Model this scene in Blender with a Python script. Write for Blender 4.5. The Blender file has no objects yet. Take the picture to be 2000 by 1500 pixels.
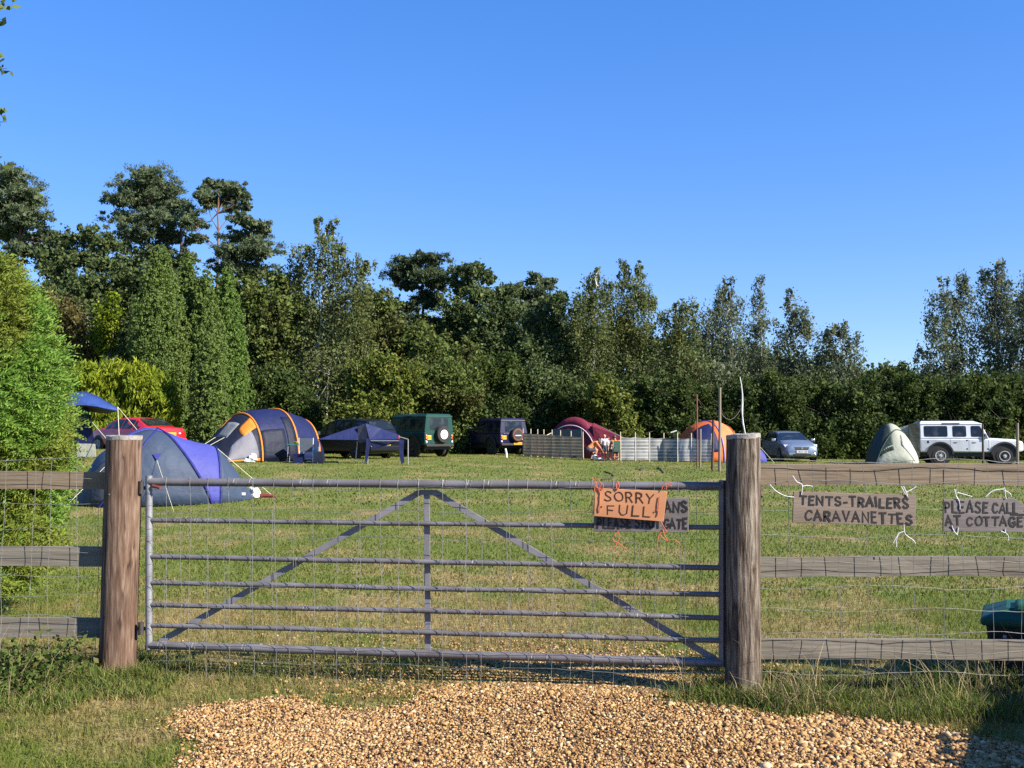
import bpy, bmesh, math, random
import numpy as np
from math import radians as R, sin, cos, tan, pi, sqrt
from mathutils import Vector, Matrix

# ------------------------------------------------------------------ camera, light, exposure
SC = bpy.context.scene
COL = SC.collection
F = 1950.0                       # focal length in pixels of the 2000 px wide photograph
CH = 1.51                        # eye height
PITCH = math.atan(96.0 / F)
cam_d = bpy.data.cameras.new('camera')
cam_d.sensor_width = 36.0
cam_d.lens = 36.0 * F / 2000.0
cam_d.clip_end = 3000
cam_d.clip_start = 0.05
cam = bpy.data.objects.new('camera', cam_d)
cam.location = (0, 0, CH)
cam.rotation_euler = (pi / 2 + PITCH, 0, 0)
COL.objects.link(cam)
SC.camera = cam

SUN_EL, SUN_PHI = R(33), R(62)   # height, and angle from straight behind the camera round to the right
W = bpy.data.worlds.new('World')
SC.world = W
W.use_nodes = True
wn = W.node_tree.nodes
wl = W.node_tree.links
bg = wn['Background']
sky = wn.new('ShaderNodeTexSky')
sky.sky_type = 'NISHITA'
sky.sun_disc = False
sky.sun_elevation = SUN_EL
sky.sun_rotation = pi - SUN_PHI
sky.altitude = 0
sky.air_density = 1.0
sky.dust_density = 0.05
sky.ozone_density = 3.0
hs = wn.new('ShaderNodeHueSaturation')
hs.inputs['Hue'].default_value = 0.512
hs.inputs['Saturation'].default_value = 1.35
wl.new(sky.outputs['Color'], hs.inputs['Color'])
gm = wn.new('ShaderNodeGamma')
gm.inputs['Gamma'].default_value = 0.62
wl.new(hs.outputs['Color'], gm.inputs['Color'])
ti = wn.new('ShaderNodeMixRGB')
ti.blend_type = 'MULTIPLY'
ti.inputs['Fac'].default_value = 1
ti.inputs['Color2'].default_value = (.77, 1.0, 1.45, 1)
wl.new(gm.outputs['Color'], ti.inputs['Color1'])
wl.new(ti.outputs['Color'], bg.inputs['Color'])
bg.inputs['Strength'].default_value = 0.104

sd = bpy.data.lights.new('sun', 'SUN')
sd.energy = 5.0
sd.angle = R(0.5)
sd.color = (1.0, 0.92, 0.79)
sun = bpy.data.objects.new('sun', sd)
sv = Vector((sin(SUN_PHI) * cos(SUN_EL), -cos(SUN_PHI) * cos(SUN_EL), sin(SUN_EL)))
sun.rotation_euler = sv.to_track_quat('Z', 'Y').to_euler()
sun.location = (8, -6, 12)
COL.objects.link(sun)

SC.view_settings.view_transform = 'Standard'
SC.view_settings.look = 'None'
SC.view_settings.exposure = 1.42
SC.view_settings.gamma = 1.0
SC.render.engine = 'CYCLES'
SC.cycles.max_bounces = 6
SC.cycles.diffuse_bounces = 2
SC.cycles.glossy_bounces = 3
SC.cycles.transmission_bounces = 4
SC.cycles.transparent_max_bounces = 6
SC.cycles.use_denoising = False
SC.cycles.sample_clamp_indirect = 6

rnd = random.Random(7)
RNG = np.random.default_rng(11)

# ------------------------------------------------------------------ helpers: place
def ray(px, py):
    u = (px - 1000.0) / F
    v = (750.0 - py) / F
    return (u, cos(PITCH) - v * sin(PITCH), sin(PITCH) + v * cos(PITCH))

def P(px, py, y):
    """world point seen at photo pixel px, py when it stands y metres in front of the camera"""
    d = ray(px, py)
    t = y / d[1]
    return Vector((d[0] * t, y, CH + d[2] * t))

def X(px, y):
    return P(px, 846, y).x

def sst(a, b, t):
    t = np.clip((np.asarray(t, float) - a) / (b - a), 0, 1)
    return t * t * (3 - 2 * t)

def gz(x, y):
    x = np.asarray(x, float); y = np.asarray(y, float)
    h = np.interp(x, [-60, -20, -14.5, -11, -8, -5, 0, 4, 10, 14, 22, 60], [1.0, .9, .8, .46, .41, .40, .37, .24, .17, .13, .02, 0])
    z = sst(14, 42, y) * h - 0.05 * (1 - sst(7, 13, y))
    z = z + 0.012 * np.sin(x * 1.3 + 0.7 * y) * np.sin(y * 0.9 - 0.4 * x) * sst(3, 8, y)
    return z

def G(px, y):
    x = X(px, y)
    return Vector((x, y, float(gz(x, y))))

def GP(px, py):
    """point of the (flat, near) ground at a photo pixel"""
    d = ray(px, py)
    t = (CH + 0.015) / -d[2]
    return (d[0] * t, d[1] * t)

def inpoly(x, y, poly):
    x = np.asarray(x); y = np.asarray(y)
    c = np.zeros(x.shape, bool)
    n = len(poly)
    for i in range(n):
        x0, y0 = poly[i]; x1, y1 = poly[i - 1]
        m = ((y0 > y) != (y1 > y))
        with np.errstate(divide='ignore', invalid='ignore'):
            xi = (x1 - x0) * (y - y0) / (y1 - y0 + 1e-12) + x0
        c ^= m & (x < xi)
    return c

# ------------------------------------------------------------------ helpers: objects
def tag(o, label=None, cat=None, group=None, kind=None):
    if label: o['label'] = label
    if cat: o['category'] = cat
    if group: o['group'] = group
    if kind: o['kind'] = kind
    return o

def thing(name, label, cat, loc=(0, 0, 0), rz=0.0, group=None):
    o = bpy.data.objects.new(name, None)
    o.empty_display_size = 0.1
    COL.objects.link(o)
    o.location = loc
    o.rotation_euler = (0, 0, rz)
    return tag(o, label, cat, group)

def offs(p):
    v = Vector((0, 0, 0))
    while p is not None:
        v += Vector(p.location)
        p = p.parent
    return v

def link(name, me, mat, parent=None):
    o = bpy.data.objects.new(name, me)
    COL.objects.link(o)
    if mat is not None:
        for m in (mat if isinstance(mat, (list, tuple)) else [mat]):
            me.materials.append(m)
    if parent is not None:
        o.parent = parent
    return o

def np_mesh(name, V, k, mat, parent=None, faces=None, smooth=False):
    """mesh from an (n,3) array; without faces every k following vertices make one face"""
    V = np.ascontiguousarray(V, dtype=np.float32)
    me = bpy.data.meshes.new(name)
    nv = len(V)
    if faces is None:
        nf = nv // k
        idx = np.arange(nv, dtype=np.int32)
    else:
        faces = np.ascontiguousarray(faces, dtype=np.int32)
        nf, k = faces.shape
        idx = faces.ravel()
    me.vertices.add(nv)
    me.vertices.foreach_set('co', V.ravel())
    me.loops.add(nf * k)
    me.loops.foreach_set('vertex_index', idx)
    me.polygons.add(nf)
    me.polygons.foreach_set('loop_start', np.arange(0, nf * k, k, dtype=np.int32))
    me.polygons.foreach_set('loop_total', np.full(nf, k, dtype=np.int32))
    if smooth:
        me.polygons.foreach_set('use_smooth', np.ones(nf, dtype=bool))
    me.update(calc_edges=True)
    me.validate()
    return link(name, me, mat, parent)

class MB:
    """collects shapes and links them as one mesh object"""
    def __init__(s):
        s.v = []; s.f = []
    def add(s, vs, fs):
        b = len(s.v)
        s.v += [tuple(p) for p in vs]
        s.f += [tuple(i + b for i in f) for f in fs]
        return s
    def box(s, x0, x1, y0, y1, z0, z1, M=None):
        vs = [Vector((x, y, z)) for z in (z0, z1) for y in (y0, y1) for x in (x0, x1)]
        if M is not None: vs = [M @ p for p in vs]
        return s.add(vs, [(0, 2, 3, 1), (4, 5, 7, 6), (0, 1, 5, 4), (2, 6, 7, 3), (0, 4, 6, 2), (1, 3, 7, 5)])
    def tube(s, pts, r, n=8, cap=True):
        pts = [Vector(p) for p in pts]
        m = len(pts)
        rs = r if isinstance(r, (list, tuple)) else [r] * m
        vs = []; fs = []
        prev = None
        for i, p in enumerate(pts):
            t = (pts[min(i + 1, m - 1)] - pts[max(i - 1, 0)])
            if t.length < 1e-9: t = Vector((0, 0, 1))
            t.normalize()
            if prev is None:
                a = Vector((0, 0, 1)) if abs(t.z) < 0.9 else Vector((1, 0, 0))
                u = t.cross(a).normalized()
            else:
                u = (prev - t * prev.dot(t))
                u = u.normalized() if u.length > 1e-6 else t.orthogonal().normalized()
            prev = u
            w = t.cross(u)
            for k in range(n):
                a = 2 * pi * k / n
                vs.append(p + (u * cos(a) + w * sin(a)) * rs[i])
        for i in range(m - 1):
            for k in range(n):
                k2 = (k + 1) % n
                fs.append((i * n + k, i * n + k2, (i + 1) * n + k2, (i + 1) * n + k))
        if cap:
            fs.append(tuple(range(n - 1, -1, -1)))
            fs.append(tuple((m - 1) * n + k for k in range(n)))
        return s.add(vs, fs)
    def loft(s, rings, cap=True, closed=True):
        n = len(rings[0]); m = len(rings)
        vs = [p for r in rings for p in r]
        fs = []
        for i in range(m - 1):
            for k in range(n if closed else n - 1):
                k2 = (k + 1) % n
                fs.append((i * n + k, i * n + k2, (i + 1) * n + k2, (i + 1) * n + k))
        if cap:
            fs.append(tuple(range(n - 1, -1, -1)))
            fs.append(tuple((m - 1) * n + k for k in range(n)))
        return s.add(vs, fs)
    def lathe(s, prof, axis='z', c=(0, 0, 0), n=24):
        """prof: (radius, height) list round an axis"""
        c = Vector(c); vs = []
        for r, h in prof:
            for k in range(n):
                a = 2 * pi * k / n
                q = (r * cos(a), r * sin(a), h)
                if axis == 'y': q = (q[0], q[2], q[1])
                if axis == 'x': q = (q[2], q[0], q[1])
                vs.append(c + Vector(q))
        fs = []
        for i in range(len(prof) - 1):
            for k in range(n):
                k2 = (k + 1) % n
                f = (i * n + k, i * n + k2, (i + 1) * n + k2, (i + 1) * n + k)
                fs.append(f if axis != 'y' else f[::-1])
        fs.append(tuple(range(n)))
        fs.append(tuple((len(prof) - 1) * n + k for k in range(n)))
        return s.add(vs, fs)
    def prism(s, poly, d):
        """closed polygon (3-D points) pushed along d"""
        n = len(poly); d = Vector(d)
        vs = [Vector(p) for p in poly] + [Vector(p) + d for p in poly]
        fs = [tuple(range(n - 1, -1, -1)), tuple(range(n, 2 * n))]
        fs += [(i, (i + 1) % n, n + (i + 1) % n, n + i) for i in range(n)]
        return s.add(vs, fs)
    def build(s, name, mat, parent=None, world=False, bevel=0, smooth=False, seg=2, fix=True):
        me = bpy.data.meshes.new(name)
        vs = s.v
        if world and parent is not None:
            o = offs(parent)
            vs = [(p[0] - o.x, p[1] - o.y, p[2] - o.z) for p in vs]
        me.from_pydata(vs, [], s.f)
        me.update()
        if fix:
            bm = bmesh.new(); bm.from_mesh(me)
            bmesh.ops.recalc_face_normals(bm, faces=bm.faces)
            bm.to_mesh(me); bm.free()
        if smooth:
            me.polygons.foreach_set('use_smooth', np.ones(len(me.polygons), dtype=bool))
            me.set_sharp_from_angle(angle=R(42))
        o = link(name, me, mat, parent)
        if bevel:
            b = o.modifiers.new('bevel', 'BEVEL')
            b.width = bevel; b.segments = seg; b.limit_method = 'ANGLE'; b.angle_limit = R(35)
        return o

# ------------------------------------------------------------------ helpers: materials
def newmat(name):
    m = bpy.data.materials.new(name)
    m.use_nodes = True
    nt = m.node_tree
    return m, nt.nodes, nt.links, nt.nodes['Principled BSDF']

ALB = 0.79                       # one factor on all base colours, set together with the exposure
def ca(c):
    return tuple(x * ALB for x in c)

def ramp(nodes, stops):
    r = nodes.new('ShaderNodeValToRGB')
    e = r.color_ramp.elements
    while len(e) < len(stops): e.new(0.5)
    for i, (p, c) in enumerate(stops):
        e[i].position = p
        e[i].color = (*c, 1)
    return r

def mk(name, c1, c2=None, scale=6, rough=.6, bump=0.0, bscale=None, spec=.4, metal=0, stretch=(1, 1, 1), coat=0, lo=.35, hi=.65, trans=0, detail=5, bdist=.02):
    m, n, l, p = newmat(name)
    p.inputs['Roughness'].default_value = rough
    p.inputs['Specular IOR Level'].default_value = spec
    p.inputs['Metallic'].default_value = metal
    if coat:
        p.inputs['Coat Weight'].default_value = coat
        p.inputs['Coat Roughness'].default_value = 0.06
    tc = n.new('ShaderNodeTexCoord')
    mp = n.new('ShaderNodeMapping')
    mp.inputs['Scale'].default_value = stretch
    l.new(tc.outputs['Object'], mp.inputs['Vector'])
    if c2 is None: c2 = tuple(x * .82 for x in c1)
    nz = n.new('ShaderNodeTexNoise')
    nz.inputs['Scale'].default_value = scale
    nz.inputs['Detail'].default_value = detail
    l.new(mp.outputs['Vector'], nz.inputs['Vector'])
    r = ramp(n, [(lo, ca(c1)), (hi, ca(c2))])
    l.new(nz.outputs['Fac'], r.inputs['Fac'])
    l.new(r.outputs['Color'], p.inputs['Base Color'])
    if bump:
        b = n.new('ShaderNodeBump')
        b.inputs['Strength'].default_value = bump
        b.inputs['Distance'].default_value = bdist
        nb = n.new('ShaderNodeTexNoise')
        nb.inputs['Scale'].default_value = bscale or scale * 3
        nb.inputs['Detail'].default_value = 4
        l.new(mp.outputs['Vector'], nb.inputs['Vector'])
        l.new(nb.outputs['Fac'], b.inputs['Height'])
        l.new(b.outputs['Normal'], p.inputs['Normal'])
    if trans:
        t = n.new('ShaderNodeBsdfTranslucent')
        l.new(r.outputs['Color'], t.inputs['Color'])
        mx = n.new('ShaderNodeMixShader')
        mx.inputs[0].default_value = trans
        l.new(p.outputs[0], mx.inputs[1])
        l.new(t.outputs[0], mx.inputs[2])
        l.new(mx.outputs[0], n['Material Output'].inputs['Surface'])
    return m

def leafmat(name, cols, patch=None, pscale=.6, trans=.42, rough=.65, spec=.12):
    """one colour per leaf out of cols; patch = another leaf colour in large irregular areas of the crown"""
    m, n, l, p = newmat(name)
    g = n.new('ShaderNodeNewGeometry')
    k = len(cols)
    r = ramp(n, [(i / max(1, k - 1), ca(c)) for i, c in enumerate(cols)])
    l.new(g.outputs['Random Per Island'], r.inputs['Fac'])
    out = r.outputs['Color']
    if patch:
        nz = n.new('ShaderNodeTexNoise')
        nz.inputs['Scale'].default_value = pscale
        nz.inputs['Detail'].default_value = 3
        l.new(g.outputs['Position'], nz.inputs['Vector'])
        rr = ramp(n, [(.48, (0, 0, 0)), (.62, (.8, .8, .8))])
        l.new(nz.outputs['Fac'], rr.inputs['Fac'])
        mx = n.new('ShaderNodeMixRGB')
        l.new(rr.outputs['Color'], mx.inputs['Fac'])
        l.new(out, mx.inputs['Color1'])
        mx.inputs['Color2'].default_value = (*ca(patch), 1)
        out = mx.outputs['Color']
    l.new(out, p.inputs['Base Color'])
    p.inputs['Roughness'].default_value = rough
    p.inputs['Specular IOR Level'].default_value = spec
    t = n.new('ShaderNodeBsdfTranslucent')
    l.new(out, t.inputs['Color'])
    mx = n.new('ShaderNodeMixShader')
    mx.inputs[0].default_value = trans
    l.new(p.outputs[0], mx.inputs[1])
    l.new(t.outputs[0], mx.inputs[2])
    l.new(mx.outputs[0], n['Material Output'].inputs['Surface'])
    return m

def groundcol(n, l, fac_in=None):
    """colour of the mown field at a world position: green with dry straw patches and bare earth"""
    g = n.new('ShaderNodeNewGeometry')
    mp = n.new('ShaderNodeMapping')
    mp.inputs['Scale'].default_value = (1, .8, 0)
    l.new(g.outputs['Position'], mp.inputs['Vector'])
    a = n.new('ShaderNodeTexNoise'); a.inputs['Scale'].default_value = .55; a.inputs['Detail'].default_value = 6; a.inputs['Roughness'].default_value = .65
    b = n.new('ShaderNodeTexNoise'); b.inputs['Scale'].default_value = 3.5; b.inputs['Detail'].default_value = 6; b.inputs['Roughness'].default_value = .7
    c = n.new('ShaderNodeTexNoise'); c.inputs['Scale'].default_value = 26; c.inputs['Detail'].default_value = 4
    for t in (a, b, c): l.new(mp.outputs['Vector'], t.inputs['Vector'])
    rg = ramp(n, [(.3, ca((.078, .116, .015))), (.5, ca((.130, .166, .026))), (.7, ca((.19, .205, .048)))])
    l.new(c.outputs['Fac'], rg.inputs['Fac'])
    rd = ramp(n, [(.3, ca((.19, .14, .055))), (.55, ca((.33, .25, .11))), (.75, ca((.46, .37, .19)))])
    l.new(c.outputs['Fac'], rd.inputs['Fac'])
    ad = n.new('ShaderNodeMath'); ad.operation = 'MULTIPLY_ADD'
    ad.inputs[1].default_value = .55
    l.new(b.outputs['Fac'], ad.inputs[0])
    l.new(a.outputs['Fac'], ad.inputs[2])
    # trodden ground inside the gateway is drier
    ds = n.new('ShaderNodeVectorMath'); ds.operation = 'DISTANCE'; ds.inputs[1].default_value = (-.3, 8.6, 0)
    l.new(g.outputs['Position'], ds.inputs[0])
    mr = n.new('ShaderNodeMapRange'); mr.inputs['From Min'].default_value = 1.2; mr.inputs['From Max'].default_value = 4.2
    mr.inputs['To Min'].default_value = .13; mr.inputs['To Max'].default_value = 0
    l.new(ds.outputs['Value'], mr.inputs['Value'])
    a2 = n.new('ShaderNodeMath'); a2.operation = 'ADD'
    l.new(ad.outputs[0], a2.inputs[0]); l.new(mr.outputs['Result'], a2.inputs[1])
    rr = ramp(n, [(.765, (0, 0, 0)), (.94, (.85, .85, .85))])
    l.new(a2.outputs[0], rr.inputs['Fac'])
    mx = n.new('ShaderNodeMixRGB')
    l.new(rr.outputs['Color'], mx.inputs['Fac'])
    l.new(rg.outputs['Color'], mx.inputs['Color1'])
    l.new(rd.outputs['Color'], mx.inputs['Color2'])
    return mx.outputs['Color'], g

def grassmat(name, tips=False):
    m, n, l, p = newmat(name)
    col, g = groundcol(n, l)
    if tips:
        r = ramp(n, [(0, (.68, .72, .6)), (.5, (1, 1, 1)), (.85, (1.18, 1.15, 1.08)), (1, (1.5, 1.36, 1.4))])
        l.new(g.outputs['Random Per Island'], r.inputs['Fac'])
        mm = n.new('ShaderNodeMixRGB'); mm.blend_type = 'MULTIPLY'; mm.inputs['Fac'].default_value = 1
        l.new(col, mm.inputs['Color1']); l.new(r.outputs['Color'], mm.inputs['Color2'])
        col = mm.outputs['Color']
    l.new(col, p.inputs['Base Color'])
    p.inputs['Roughness'].default_value = .7
    p.inputs['Specular IOR Level'].default_value = .2
    if tips:
        t = n.new('ShaderNodeBsdfTranslucent')
        l.new(col, t.inputs['Color'])
        mx = n.new('ShaderNodeMixShader'); mx.inputs[0].default_value = .35
        l.new(p.outputs[0], mx.inputs[1]); l.new(t.outputs[0], mx.inputs[2])
        l.new(mx.outputs[0], n['Material Output'].inputs['Surface'])
    else:
        b = n.new('ShaderNodeBump'); b.inputs['Strength'].default_value = .6; b.inputs['Distance'].default_value = .04
        nb = n.new('ShaderNodeTexNoise'); nb.inputs['Scale'].default_value = 18; nb.inputs['Detail'].default_value = 6
        l.new(g.outputs['Position'], nb.inputs['Vector'])
        l.new(nb.outputs['Fac'], b.inputs['Height'])
        l.new(b.outputs['Normal'], p.inputs['Normal'])
    return m

def stripes(name, c0, cb, freq, duty=.25, rough=.7, vary=None, trans=.25):
    """woven cloth with level bands: cb lines on c0"""
    m, n, l, p = newmat(name)
    tc = n.new('ShaderNodeTexCoord')
    sp = n.new('ShaderNodeSeparateXYZ')
    l.new(tc.outputs['Object'], sp.inputs[0])
    mu = n.new('ShaderNodeMath'); mu.operation = 'MULTIPLY'; mu.inputs[1].default_value = freq
    l.new(sp.outputs['Z'], mu.inputs[0])
    fr = n.new('ShaderNodeMath'); fr.operation = 'FRACT'
    l.new(mu.outputs[0], fr.inputs[0])
    lt = n.new('ShaderNodeMath'); lt.operation = 'LESS_THAN'; lt.inputs[1].default_value = duty
    l.new(fr.outputs[0], lt.inputs[0])
    nz = n.new('ShaderNodeTexNoise'); nz.inputs['Scale'].default_value = 2.5; nz.inputs['Detail'].default_value = 4
    l.new(tc.outputs['Object'], nz.inputs['Vector'])
    r = ramp(n, [(.4, ca(c0)), (.6, ca(vary or c0))])
    l.new(nz.outputs['Fac'], r.inputs['Fac'])
    mx = n.new('ShaderNodeMixRGB')
    l.new(lt.outputs[0], mx.inputs['Fac'])
    l.new(r.outputs['Color'], mx.inputs['Color1'])
    mx.inputs['Color2'].default_value = (*ca(cb), 1)
    l.new(mx.outputs['Color'], p.inputs['Base Color'])
    p.inputs['Roughness'].default_value = rough
    t = n.new('ShaderNodeBsdfTranslucent')
    l.new(mx.outputs['Color'], t.inputs['Color'])
    ms = n.new('ShaderNodeMixShader'); ms.inputs[0].default_value = trans
    l.new(p.outputs[0], ms.inputs[1]); l.new(t.outputs[0], ms.inputs[2])
    l.new(ms.outputs[0], n['Material Output'].inputs['Surface'])
    return m

def postwood(name, cols, crack=.0, seed=0.0):
    """weathered round timber: long grain, knots and drying cracks"""
    m, n, l, p = newmat(name)
    tc = n.new('ShaderNodeTexCoord')
    mp = n.new('ShaderNodeMapping'); mp.inputs['Scale'].default_value = (1, 1, .09); mp.inputs['Location'].default_value = (seed, 0, 0)
    l.new(tc.outputs['Object'], mp.inputs['Vector'])
    a = n.new('ShaderNodeTexNoise'); a.inputs['Scale'].default_value = 45; a.inputs['Detail'].default_value = 7; a.inputs['Roughness'].default_value = .62
    l.new(mp.outputs['Vector'], a.inputs['Vector'])
    r = ramp(n, [(.33 + .10 * i, ca(c)) for i, c in enumerate(cols)])
    l.new(a.outputs['Fac'], r.inputs['Fac'])
    mk_ = n.new('ShaderNodeMapping'); mk_.inputs['Scale'].default_value = (1, 1, .38); mk_.inputs['Location'].default_value = (seed, 3, 1)
    l.new(tc.outputs['Object'], mk_.inputs['Vector'])
    v = n.new('ShaderNodeTexVoronoi'); v.inputs['Scale'].default_value = 8.5
    l.new(mk_.outputs['Vector'], v.inputs['Vector'])
    rv = ramp(n, [(.05, (1, 1, 1)), (.16, (0, 0, 0))])
    l.new(v.outputs['Distance'], rv.inputs['Fac'])
    mx = n.new('ShaderNodeMixRGB'); mx.inputs['Color2'].default_value = (.045, .028, .018, 1)
    l.new(rv.outputs['Color'], mx.inputs['Fac']); l.new(r.outputs['Color'], mx.inputs['Color1'])
    big = n.new('ShaderNodeTexNoise'); big.inputs['Scale'].default_value = 3.2; big.inputs['Detail'].default_value = 3
    l.new(tc.outputs['Object'], big.inputs['Vector'])
    rb = ramp(n, [(.3, (.72, .68, .68)), (.7, (1.15, 1.12, 1.08))])
    l.new(big.outputs['Fac'], rb.inputs['Fac'])
    mm = n.new('ShaderNodeMixRGB'); mm.blend_type = 'MULTIPLY'; mm.inputs['Fac'].default_value = 1
    l.new(mx.outputs['Color'], mm.inputs['Color1']); l.new(rb.outputs['Color'], mm.inputs['Color2'])
    # drying cracks: thin dark lines running up the grain
    mc = n.new('ShaderNodeMapping'); mc.inputs['Scale'].default_value = (1, 1, .05); mc.inputs['Location'].default_value = (seed + 2, 1, 0)
    l.new(tc.outputs['Object'], mc.inputs['Vector'])
    cn = n.new('ShaderNodeTexNoise'); cn.inputs['Scale'].default_value = 17; cn.inputs['Detail'].default_value = 1.5
    l.new(mc.outputs['Vector'], cn.inputs['Vector'])
    rc = ramp(n, [(.488 - .012 * crack, (0, 0, 0)), (.5, (.9, .9, .9)), (.512 + .012 * crack, (0, 0, 0))])
    l.new(cn.outputs['Fac'], rc.inputs['Fac'])
    mq = n.new('ShaderNodeMixRGB'); mq.inputs['Color2'].default_value = (.022, .015, .011, 1)
    l.new(rc.outputs['Color'], mq.inputs['Fac']); l.new(mm.outputs['Color'], mq.inputs['Color1'])
    l.new(mq.outputs['Color'], p.inputs['Base Color'])
    p.inputs['Roughness'].default_value = .85
    p.inputs['Specular IOR Level'].default_value = .2
    b = n.new('ShaderNodeBump'); b.inputs['Strength'].default_value = .5 + crack; b.inputs['Distance'].default_value = .008 + .012 * crack
    l.new(a.outputs['Fac'], b.inputs['Height'])
    l.new(b.outputs['Normal'], p.inputs['Normal'])
    return m

def glassmat(name, c=(.012, .016, .02), rough=.06):
    return mk(name, c, (.05, .055, .06), scale=3, rough=rough, spec=.5, lo=.52, hi=.72)

M = {}
M['ground'] = grassmat('field_turf')
M['grass'] = grassmat('grass_blades', True)
M['tallgrass'] = leafmat('tall_grass', [(.06, .11, .016), (.11, .17, .03), (.17, .20, .05), (.32, .26, .12)], trans=.35)
M['straw'] = leafmat('dry_stems', [(.28, .21, .11), (.42, .34, .20), (.20, .14, .08)], trans=.2)
M['galv'] = mk('galvanised_steel', (.205, .198, .215), (.125, .112, .115), scale=5, rough=.55, spec=.45, metal=.2, bump=.04, bscale=60)
M['galvflat_lit'] = mk('lit_galvanised_flat_bar', (.27, .255, .28), (.20, .19, .21), scale=9, rough=.6, spec=.4, metal=.1)  # lighter copy of the steel; light on the flat bars put into its colour
M['galvlight'] = mk('bright_galvanised_steel', (.32, .33, .36), (.22, .22, .25), scale=14, rough=.45, metal=.35)
M['wire'] = mk('fence_wire', (.28, .28, .27), (.16, .16, .155), scale=30, rough=.5, metal=.2)
M['iron'] = mk('dark_iron', (.035, .033, .035), (.07, .06, .055), scale=20, rough=.6, metal=.3)
M['rust'] = mk('red_brown_paint', (.22, .05, .03), (.13, .04, .03), scale=20, rough=.6)
M['post_a'] = postwood('brown_post_timber', [(.062, .036, .026), (.120, .075, .053), (.165, .110, .080), (.235, .172, .130)], .1)
M['post_b'] = postwood('grey_post_timber', [(.028, .020, .016), (.10, .078, .060), (.178, .15, .12), (.29, .262, .22)], .9, 5.3)
M['endgrain'] = mk('weathered_end_grain', (.22, .20, .18), (.34, .32, .30), scale=25, rough=.9, bump=.4)
M['rail'] = mk('weathered_rail_timber', (.235, .182, .122), (.155, .116, .077), scale=16, rough=.85, bump=.4, bscale=40, stretch=(.08, 1, 1))
M['railgrey'] = mk('grey_rail_timber', (.21, .188, .152), (.132, .115, .092), scale=14, rough=.85, bump=.4, bscale=40, stretch=(.08, 1, 1))
M['board'] = mk('grey_sign_board', (.25, .195, .155), (.185, .14, .11), scale=8, rough=.8, bump=.2, bscale=60, stretch=(.15, 1, 1))
M['boardgrey'] = mk('cool_grey_sign_board', (.205, .18, .17), (.15, .13, .125), scale=8, rough=.8, bump=.2, bscale=60, stretch=(.15, 1, 1))
M['ply'] = mk('orange_plywood', (.66, .30, .14), (.55, .24, .11), scale=5, rough=.7, bump=.1, stretch=(.2, 1, 1))
M['ink'] = mk('black_brush_paint', (.012, .011, .011), (.022, .02, .02), scale=40, rough=.6)
M['inkbrown'] = mk('brown_burnt_lettering', (.035, .014, .008), (.06, .024, .012), scale=40, rough=.7)
M['twine'] = mk('orange_baler_twine', (.62, .15, .06), (.48, .10, .06), scale=60, rough=.7)
M['cord'] = mk('white_cord', (.78, .78, .80), (.62, .62, .64), scale=60, rough=.7)
M['guy'] = mk('pale_guy_line', (.72, .70, .5), (.6, .58, .42), scale=30, rough=.7)
M['gravel'] = leafmat('gravel_stones', [(.10, .05, .024), (.31, .165, .066), (.46, .285, .118), (.24, .108, .043), (.56, .39, .185), (.38, .215, .08), (.66, .51, .31), (.20, .10, .05), (.44, .26, .102), (.50, .335, .15)], trans=0, rough=.7)
M['gravelbed'] = mk('gravel_bed', (.26, .16, .075), (.12, .07, .035), scale=40, rough=.9, bump=.8, bscale=60)
M['rubber'] = mk('tyre_rubber', (.018, .018, .018), (.03, .028, .026), scale=8, rough=.85)
M['black'] = mk('black_plastic', (.014, .014, .016), (.022, .022, .024), scale=8, rough=.55)
M['steel'] = mk('silver_steel', (.45, .45, .46), (.36, .36, .37), scale=12, rough=.4, metal=.5)
M['white'] = mk('white_plastic', (.80, .80, .80), (.70, .70, .71), scale=6, rough=.5)
M['glass'] = glassmat('vehicle_glass')
M['plate'] = mk('yellow_number_plate', (.75, .48, .03), (.68, .42, .03), scale=4, rough=.4)
M['platew'] = mk('white_number_plate', (.72, .73, .72), (.62, .63, .62), scale=4, rough=.4)
M['amber'] = mk('amber_lens', (.75, .22, .02), (.6, .17, .02), scale=10, rough=.25)
M['redlens'] = mk('red_lens', (.45, .02, .02), (.33, .015, .015), scale=10, rough=.2)
M['clearlens'] = mk('clear_lens', (.62, .64, .68), (.48, .5, .55), scale=12, rough=.12)
M['chrome'] = mk('worn_chrome', (.6, .6, .62), (.5, .5, .52), scale=10, rough=.2, metal=.9)

# ------------------------------------------------------------------ ground
DRIVE = [GP(*q) for q in ((345, 1500), (350, 1470), (395, 1455), (365, 1425), (318, 1396), (370, 1372), (440, 1360), (560, 1349), (640, 1368), (700, 1378), (790, 1366), (840, 1342),
                          (1000, 1347), (1150, 1352), (1300, 1358), (1420, 1366), (1500, 1388), (1560, 1392), (1620, 1380), (1690, 1396), (1770, 1406), (1890, 1425), (2000, 1445), (2150, 1450))]
DRIVE += [(6.5, 5.0), (6.5, -3), (-2.2, -3), (-2.0, 2.5), (-1.75, 4.0)]

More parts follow.
